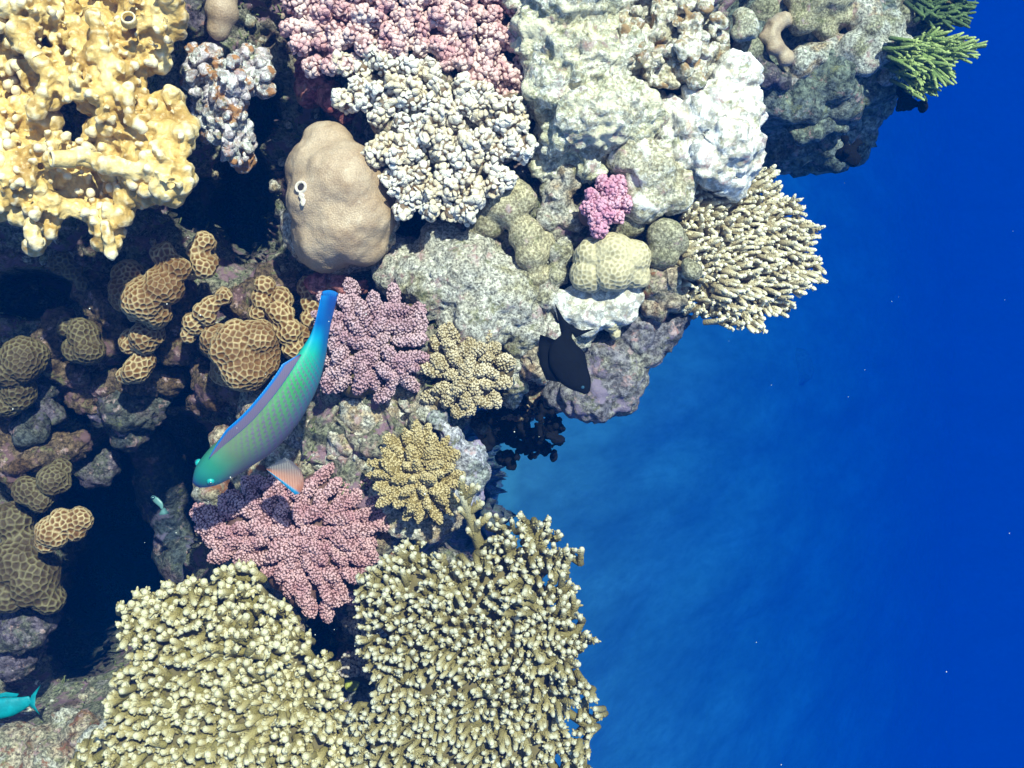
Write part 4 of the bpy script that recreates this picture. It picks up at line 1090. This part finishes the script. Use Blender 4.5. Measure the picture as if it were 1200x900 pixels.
M['pectoral'] = m_fin('parrotfish_pectoral_fin', [(0, (.0, .18, .40)), (.12, (.0, .20, .42)), (.2, (.34, .12, .075)), (.45, (.28, .12, .09)), (.7, (.10, .075, .09)), (1, (.06, .07, .10))], .8)
M['eye'] = m_flat('fish_eye', (.02, .06, .10), .15, .5, .1)
M['eyering'] = m_flat('fish_eye_ring', (.01, .30, .28), .4, .4, .2)
M['tealfish'] = m_flat('teal_fish_skin', (.0, .20, .25), .5, .3, .6, 60)  # teal lowered to include the shade round the fish
M['yellowtail'] = m_flat('small_fish_skin', (.10, .22, .24), .4, .4, .4, 40)

def fish_body(path, wid, hgt, roll, nseg=28, ns=28, topo=None):
    """path: list of 3D points snout -> tail; wid, hgt half sizes; roll turns the back sideways. returns V, Q, fu, fv and frames"""
    path = np.array(path, float)
    n = len(path); s = np.linspace(0, n - 1, nseg)
    # Catmull-Rom resample
    pe = np.vstack([2 * path[0] - path[1], path, 2 * path[-1] - path[-2]])
    C = []
    for q in s:
        i = min(int(q), n - 2); t = q - i
        p0, p1, p2, p3 = pe[i], pe[i + 1], pe[i + 2], pe[i + 3]
        C.append(.5 * (2 * p1 + (p2 - p0) * t + (2 * p0 - 5 * p1 + 4 * p2 - p3) * t * t + (3 * p1 - p0 - 3 * p2 + p3) * t ** 3))
    C = np.array(C)
    u = np.linspace(0, 1, nseg)
    w = np.interp(u, *wid); h = np.interp(u, *hgt)
    T = np.gradient(C, axis=0); T /= np.linalg.norm(T, axis=1, keepdims=True)
    Z = np.array([0, 0, 1.0])
    S0 = np.cross(T, Z); S0 /= np.linalg.norm(S0, axis=1, keepdims=True)     # flank direction
    U0 = np.cross(S0, T)
    S1 = S0 * math.cos(roll) + U0 * math.sin(roll)
    U1 = -S0 * math.sin(roll) + U0 * math.cos(roll)
    a = np.arange(ns) * 2 * np.pi / ns
    ca, sa = np.cos(a), np.sin(a)
    # a pointed-oval section, fuller low on the flank
    V = C[:, None] + U1[:, None] * (h[:, None] * ca)[..., None] + S1[:, None] * (w[:, None] * sa * (1 - .12 * ca))[..., None]
    fu = np.repeat(u, ns); fv = np.tile(np.where(a <= np.pi, a, 2 * np.pi - a) / np.pi, nseg)
    Q = []
    for i in range(nseg - 1):
        for j in range(ns):
            k = (j + 1) % ns
            Q.append((i * ns + j, (i + 1) * ns + j, (i + 1) * ns + k, i * ns + k))
    V = V.reshape(-1, 3)
    n0 = len(V)
    V = np.vstack([V, C[0] - T[0] * w[0] * .5, C[-1] + T[-1] * .001])
    tr = [(j, (j + 1) % ns, n0) for j in range(ns)] + [((nseg - 1) * ns + (j + 1) % ns, (nseg - 1) * ns + j, n0 + 1) for j in range(ns)]
    fu = np.append(fu, [0, 1]); fv = np.append(fv, [.5, .5])
    return V, np.array(Q), np.array(tr), fu, fv, C, T, S1, U1, w, h

def add_attr(o, name, vals):
    at = o.data.attributes.new(name, 'FLOAT', 'POINT'); at.data.foreach_set('value', np.asarray(vals, np.float32))

def sheet(mb, A, B, th, t0=0.0, t1=1.0, n=3):
    """a thin fin between two curves A (root) and B (edge), thickness th"""
    A = np.array(A); B = np.array(B); m = len(A)
    nrm = np.cross(np.gradient(A, axis=0), B - A); nrm /= np.maximum(np.linalg.norm(nrm, axis=1, keepdims=True), 1e-9)
    rows = []; ts = []
    q = np.linspace(0, 1, n + 1)
    for sgn in (1, -1):
        for k in q:
            rows.append(A + (B - A) * k + nrm * sgn * th * (1 - .8 * k)); ts.append(np.full(m, t0 + (t1 - t0) * k))
    V = np.concatenate(rows); t = np.concatenate(ts)
    R = n + 1; Q = []
    ix = lambda r, j: r * m + j
    for j in range(m - 1):
        for r in range(n):
            Q.append((ix(r, j), ix(r, j + 1), ix(r + 1, j + 1), ix(r + 1, j)))
            Q.append((ix(R + r, j + 1), ix(R + r, j), ix(R + r + 1, j), ix(R + r + 1, j + 1)))
        Q.append((ix(n, j), ix(n, j + 1), ix(R + n, j + 1), ix(R + n, j)))
        Q.append((ix(0, j + 1), ix(0, j), ix(R, j), ix(R, j + 1)))
    for j in (0, m - 1):
        for r in range(n): Q.append((ix(r, j), ix(r + 1, j), ix(R + r + 1, j), ix(R + r, j)))
    mb.add(V, np.array(Q), t)

def parrotfish():
    z = .13
    pp = [(231, 567), (248, 551), (272, 532), (300, 511), (326, 484), (348, 452), (362, 424), (372, 400), (379, 376), (386, 347)]
    path = [P(x, y, z + .004 * i) for i, (x, y) in enumerate(pp)]
    px = PX(1, z)
    wid = ([0, .03, .08, .18, .32, .46, .60, .72, .80, .88, 1], np.array([6, 11, 16.5, 21, 23, 21, 17, 11.5, 7, 3.6, 1.2]) * px)
    hgt = ([0, .03, .08, .18, .32, .46, .60, .72, .80, .88, 1], np.array([8, 13, 19, 28, 34, 34, 28, 21, 17, 17, 18.5]) * px)
    V, Q, T3, fu, fv, C, T, S1, U1, w, h = fish_body(path, wid, hgt, math.radians(20), 44, 32)
    root = thing('parrotfish', 'green and blue parrotfish swimming head down over the reef', 'fish', C[20])
    mb = MB(); mb.add2(V, Q, T3)
    b = mb.build('body', M['parrot'], root)
    add_attr(b, 'fu', fu); add_attr(b, 'fv', fv)
    # dorsal fin folded along the back
    i0, i1 = 7, 31
    A = [C[i] + U1[i] * h[i] * .96 for i in range(i0, i1)]
    B = []
    for k, i in enumerate(range(i0, i1)):
        q = k / (i1 - i0 - 1)
        hh = px * 15 * min(1, q * 4) * (1 if q < .85 else (1 - q) / .15 + .15)
        B.append(C[i] + U1[i] * (h[i] + hh * .75) - S1[i] * hh * .55)
    mb = MB(); sheet(mb, A, B, .0009, 0, 1, 6); mb.build('dorsal_fin', M['dorsal'], root)
    # anal fin
    A = [C[i] - U1[i] * h[i] * .96 for i in range(22, 33)]
    B = [C[i] - U1[i] * (h[i] + px * 9 * math.sin((i - 22) / 10 * 3.0)) for i in range(22, 33)]
    mb = MB(); sheet(mb, A, B, .0008, 0, 1, 4); mb.build('anal_fin', M['dorsal'], root)
    # tail fin, a short fan at the end of the body
    n = 9
    A = [C[-3] + U1[-3] * h[-3] * t * .8 for t in np.linspace(-1, 1, n)]
    B = [C[-1] + T[-1] * px * (7 - 3 * t * t) + U1[-1] * h[-1] * t * 1.02 for t in np.linspace(-1, 1, n)]
    mb = MB(); sheet(mb, A, B, .0012, .6, 1, 4); mb.build('tail_fin', M['dorsal'], root)
    # pectoral fins: flank fin spread towards the lower right, the far one half hidden
    def pectoral(root_px, edge_px, zr, ze):
        a = P(*root_px, zr)
        n = len(edge_px)
        A_ = [a + (P(*edge_px[i], ze) - a) * .03 for i in range(n)]
        B_ = [P(*edge_px[i], ze - .002 * i) for i in range(n)]
        mb = MB()
        A2 = np.array(A_); B2 = np.array(B_)
        sheet(mb, A2, B2, .0008, 0, 1, 6)
        # the tip attribute runs across the fin: blue leading edge, salmon blade
        mb.a[-1] = np.tile(np.linspace(0, 1, n), 2 * 7)
        mb.build('pectoral_fin', M['pectoral'], root)
    pectoral((311, 549), [(346, 580), (352, 578), (356, 570), (356, 560), (352, 550), (343, 541), (334, 536)], z - .012, z - .004)
    pectoral((300, 494), [(283, 501), (281, 494), (286, 486), (296, 480), (308, 476)], z - .03, z - .034)
    for s in (1, -1):
        i = 4
        c = C[i] + S1[i] * s * w[i] * .80 + U1[i] * h[i] * .42
        I, F = ico(2); mb = MB(); mb.add(I * PX(4.8, z) + c, F); e = mb.build('eye', M['eyering'], root)
        mb = MB(); mb.add(I * PX(2.6, z) + c + (S1[i] * s * .8 + U1[i] * .5 - T[i] * .2) * PX(3.0, z), F); mb.build('pupil', M['eye'], e)
parrotfish()

def flat_fish(name, label, pts_spine, hgt, thick, z, mat, tail, fins, roll=78):
    path = [P(x, y, z) for x, y in pts_spine]; px = PX(1, z)
    u = np.linspace(0, 1, len(hgt))
    V, Q, T3, fu, fv, C, T, S1, U1, w, h = fish_body(path, (u, np.array(thick) * px), (u, np.array(hgt) * px), math.radians(roll), 26, 20)
    root = thing(name, label, 'fish', C[10])
    mb = MB(); mb.add2(V, Q, T3); mb.build('body', mat, root)
    def fin(nm, A, B):
        mb = MB(); sheet(mb, [P(x, y, z) for x, y in A], [P(x, y, z + .002) for x, y in B], .0012, 0, 1, 3); mb.build(nm, mat, root)
    fin('tail_fin', *tail)
    for nm, A, B in fins: fin(nm, A, B)
    i = 3
    for s in (1, -1):
        I, F = ico(2); mb = MB(); mb.add(I * px * 2.2 + C[i] + S1[i] * s * w[i] * .85 + U1[i] * h[i] * .25, F); mb.build('eye', M['eye'], root)
    return root
flat_fish('reef_fish', 'black fish with a forked tail hovering before the reef edge', [(688, 460), (682, 450), (672, 437), (665, 422), (662, 408), (664, 394), (667, 386)],
          [4, 13, 20, 23, 19, 6.5, 5], [3, 6, 8, 8, 6, 3, 1.5], .10, M['blackfish'],
          ([(659, 398), (663, 394), (667, 391), (671, 390), (674, 396)], [(650, 355), (661, 374), (671, 383), (682, 387), (698, 385)]),
          [('dorsal_fin', [(656, 448), (650, 430), (650, 412), (656, 400)], [(640, 445), (632, 426), (631, 404), (633, 392)]), ('anal_fin', [(682, 442), (676, 425), (670, 410)], [(692, 448), (688, 430), (680, 414)])])
flat_fish('reef_fish', 'bright teal fish half cut off at the lower left edge', [(-40, 830), (-22, 832), (-5, 831), (12, 828), (26, 824), (36, 820)],
          [4, 10, 13, 12, 8, 5], [3, 5, 6, 5, 3, 1.5], -.34, M['tealfish'],
          ([(34, 826), (35, 822), (36, 819), (37, 815)], [(47, 838), (41, 827), (42, 815), (48, 802)]), [('dorsal_fin', [(-10, 820), (5, 817), (20, 816)], [(-8, 815), (7, 811), (22, 813)])])
flat_fish('reef_fish', 'tiny pale fish with a curved tail deep inside the cave', [(178, 582), (183, 586), (188, 591), (190, 596)], [2, 4, 3.5, 1.5], [1.5, 2.2, 1.8, 1], -.5, M['yellowtail'],
          ([(189, 598), (191, 596), (193, 595)], [(186, 604), (193, 603), (199, 602)]), [])
